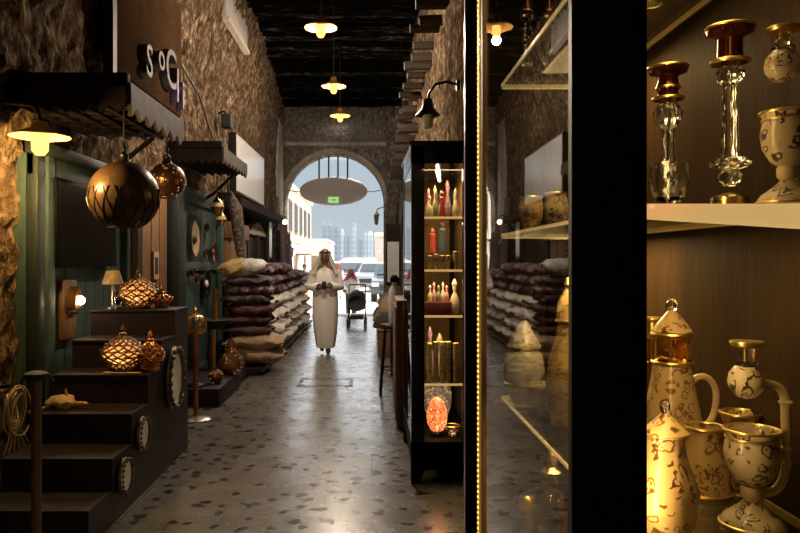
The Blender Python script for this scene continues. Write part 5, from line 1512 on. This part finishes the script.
d = 1.14; yb = yat(SZ1, d)
burner('painted pipe shaped vessel at the right end of the middle shelf', 788, d, SZ1, yb, 27, 'enamel2', G2)
d = 1.24; yb = yat(SZ0, d)
burner('painted pipe shaped vessel with bent tube on the low shelf', 752, d, SZ0, yb, 341, 'enamel2', G1)

# low shelf ewers
d = 1.205; yb = yat(SZ0, d)
v1 = V('lidded_ewer', 'squat gold painted ewer with pointed lid at the front of low shelf', 'ewer', 665, d, SZ0, yb, G1)
v1.lathe('body', [(50, yb), (50, yb - 5), (58, yb - 16), (65, yb - 32), (64, yb - 44), (55, yb - 58), (43, yb - 74), (36, yb - 90), (37, yb - 100)], 'enamel')
v1.ring('foot_ring', 50, yb - 2, 2.2, 'gold'); v1.ring('neck_ring', 39, yb - 100, 1.8, 'gold')
v1.lathe('lid', [(44, yb - 99), (46, yb - 102), (32, yb - 108), (19, yb - 114), (7, yb - 120)], 'enamel')
v1.lathe('finial', [(5, yb - 119), (10, yb - 124), (10, yb - 129), (4, yb - 133)], 'clear')
d = 1.50; yb = yat(SZ0, d)
v1 = V('lidded_ewer', 'tall gold painted ewer with amber collar, cone lid and looped handle', 'ewer', 672, d, SZ0, yb, G1)
v1.lathe('body', [(54, yb), (56, yb - 6), (64, 455), (60, 430), (48, 400), (39, 375), (36, 362)], 'enamel')
v1.lathe('collar', [(38, 363), (38, 360), (32, 357), (32, 338), (37, 335), (37, 332)], 'amber')
v1.ring('gold_ring', 38, 362, 1.8, 'gold'); v1.ring('gold_ring', 38, 334, 1.8, 'gold')
for a in range(6):
    q = 2 * PI * a / 6; r = 17 * v1.k
    MB().tube([(r * math.cos(q), r * math.sin(q), v1.z(359)), (r * math.cos(q), r * math.sin(q), v1.z(336))], .0028, 6).build('collar_rib', 'gold', v1.t)
v1.lathe('lid', [(37, 333), (39, 331), (28, 323), (17, 316), (6, 310)], 'enamel')
v1.lathe('finial', [(4, 312), (12, 308), (12, 303), (4, 299)], 'clear')
v1.tube('handle', [(18, 384), (26, 377), (36, 378), (43, 388), (44, 402), (40, 418), (28, 432)], 6.5, 'enamelpale')
v1.lathe('medallion', [(2, 394), (10, 390), (12, 384), (8, 379), (2, 377)], 'enamelpale', 14, ox=11)
d = 1.56; yb = yat(SZ0, d)
v1 = V('candlestick', 'slender amber candlestick with ring handle left of the tall ewer', 'candlestick', 652, d, SZ0, yb, G1)
v1.lathe('stem', [(30, yb), (28, yb - 5), (10, yb - 14), (12, 420), (18, 390), (14, 365), (9, 350), (9, 335)], 'amber')
v1.lathe('cup', [(9, 338), (15, 334), (12, 330), (12, 322), (18, 319), (18, 317)], 'gold')
v1.tube('ring_handle', [(-4, 362), (-12, 352), (-11, 340), (-4, 335)], 3.4, 'amber')
d = 1.40; yb = yat(SZ0, d)
v1 = V('painted_mug', 'gold rimmed painted mug between the squat ewer and pipe vessel', 'mug', 705, d, SZ0, yb, G1)
v1.lathe('body', [(50, yb), (50, yb - 5), (46, yb - 12), (42, 460), (36, 440), (38, 427)], 'enamel', wall=2)
v1.ring('rim', 38, 427, 1.6, 'gold'); v1.ring('foot_ring', 50, yb - 4, 1.8, 'gold')
v1.tube('handle', [(17, 446), (27, 446), (31, 458), (28, 472), (20, 480)], 5, 'enamelpale')
d = 1.42; yb = yat(SZ0, d)
v1 = V('flared_vase', 'painted vase with flared gold lip behind the pipe vessel', 'vase', 740, d, SZ0, yb, G1)
v1.lathe('body', [(36, yb), (38, yb - 4), (44, 480), (40, 455), (28, 435), (27, 428), (38, 413)], 'enamel', wall=2)
v1.ring('rim', 38, 413, 1.6, 'gold'); v1.ring('gold_ring', 28, 431, 1.4, 'gold'); v1.ring('foot_ring', 36, yb - 2, 1.4, 'gold')

# pieces seen through the glass pane
G3 = 'pieces behind the glass pane'
d = 2.25; yb = yat(SZ0, d)
v1 = V('lidded_jar', 'pale painted globe jar with cone lid behind the glass pane', 'jar', 524, d, SZ0, yb, G3)
v1.lathe('body', [(24, yb), (26, yb - 5), (38, yb - 22), (42, yb - 36), (36, yb - 52), (26, yb - 58)], 'enamelgrey')
v1.lathe('lid', [(30, yb - 57), (34, yb - 60), (32, yb - 63), (14, yb - 78), (5, yb - 86)], 'enamelgrey')
v1.lathe('finial', [(4, yb - 84), (9, yb - 90), (8, yb - 95), (3, yb - 98)], 'clear'); v1.ring('gold_ring', 30, yb - 59, 1.4, 'gold'); v1.ring('gold_ring', 38, yb - 24, 1.0, 'gold'); v1.ring('foot_ring', 25, yb - 3, 1.2, 'gold')
d = 2.0; yb = yat(SZ0, d)
v1 = V('lidded_ewer', 'tall pale ewer half hidden by the near black stile', 'ewer', 568, d, SZ0, yb, G3)
v1.lathe('body', [(34, yb), (34, yb - 4), (46, yb - 28), (40, yb - 60), (22, yb - 92), (20, yb - 104)], 'enamel')
v1.lathe('lid', [(24, yb - 103), (24, yb - 106), (20, yb - 122), (5, yb - 136)], 'enamel'); v1.lathe('finial', [(3, yb - 134), (8, yb - 140), (3, yb - 147)], 'gold')
v1.ring('gold_ring', 23, yb - 104, 1.4, 'gold')
d = 2.12; yb = yat(SZ0, d)
v1 = V('glass_bowl', 'low pale glass bowl between the globe jar and half hidden ewer', 'bowl', 546, d, SZ0, yb, G3)
v1.lathe('bowl', [(18, yb), (16, yb - 5), (32, yb - 16), (38, yb - 30)], 'enamelgrey', wall=2); v1.ring('rim', 38, yb - 30, 1.1, 'gold')
d = 2.3; yb = yat(SZ2, d)
for lab, px, w in (('left tall crystal candlestick on the upper shelf behind pane', 527, 1.0), ('right tall crystal candlestick on the upper shelf behind pane', 549, .9)):
    v1 = V('candlestick', lab, 'candlestick', px, d, SZ2, yb, G3)
    v1.lathe('foot', [(26 * w, yb), (26 * w, yb - 3), (12 * w, yb - 8)], 'redgold')
    v1.lathe('stem', [(8 * w, yb - 8), (16 * w, yb - 16), (8 * w, yb - 22), (11 * w, yb - 45), (7 * w, yb - 52), (14 * w, yb - 57), (7 * w, yb - 62)], 'clear', flute=.1, nfl=8)
    v1.lathe('cup', [(10 * w, yb - 60), (14 * w, yb - 63), (11 * w, yb - 66), (11 * w, yb - 74), (22 * w, yb - 79)], 'redgold', wall=1.4)
    v1.ring('rim', 22 * w, yb - 79, 1.0, 'gold')
d = 1.67; yb = yat(SZ2, d)
v1 = V('crystal_cup', 'crystal cup whose base shows through the upper glass shelf', 'cup', 651, d, SZ2, yb, G3)
v1.lathe('bowl', [(22, yb), (24, yb - 4), (34, yb - 26), (36, yb - 44)], 'clear', wall=2.4); v1.ring('foot_ring', 23, yb - 2, 1.6, 'gold')
d = 2.2; yb = yat(SZ1, d)
for lab, px, mt, hh in (('left amber painted bowl on the middle shelf behind pane', 531, 'enamel', 34), ('right amber painted bowl on the middle shelf behind pane', 556, 'enamel2', 38)):
    v1 = V('glass_bowl', lab, 'bowl', px, d, SZ1, yb, G3)
    v1.lathe('bowl', [(16, yb), (14, yb - 4), (22, yb - 12), (24, yb - hh * .7), (21, yb - hh)], mt, wall=1.5); v1.ring('rim', 21, yb - hh, 1.0, 'gold')
d = 2.1; yb = yat(SZ3, d)
v1 = V('candlestick', 'gold and crystal candlestick low behind the glass pane', 'candlestick', 552, d, SZ3, yb, G3)
v1.lathe('foot', [(36, yb), (36, yb - 4), (14, yb - 14)], 'brass')
v1.lathe('stem', [(10, yb - 14), (12, yb - 40), (26, yb - 58), (28, yb - 68), (20, yb - 80), (24, yb - 88), (12, yb - 98), (10, yb - 112)], 'amber', flute=.08, nfl=10)
v1.lathe('cup', [(10, yb - 110), (22, yb - 116), (9, yb - 120), (10, yb - 130), (6, yb - 138)], 'brass')
v1 = V('candlestick', 'small gold candlestick left of the low crystal candlestick', 'candlestick', 527, 2.2, SZ3, yat(SZ3, 2.2), G3)
yb = yat(SZ3, 2.2)
v1.lathe('stem', [(26, yb), (26, yb - 4), (10, yb - 12), (8, yb - 40), (14, yb - 50), (8, yb - 60)], 'brass'); v1.lathe('cup', [(8, yb - 58), (18, yb - 66), (16, yb - 74), (12, yb - 78)], 'gold')
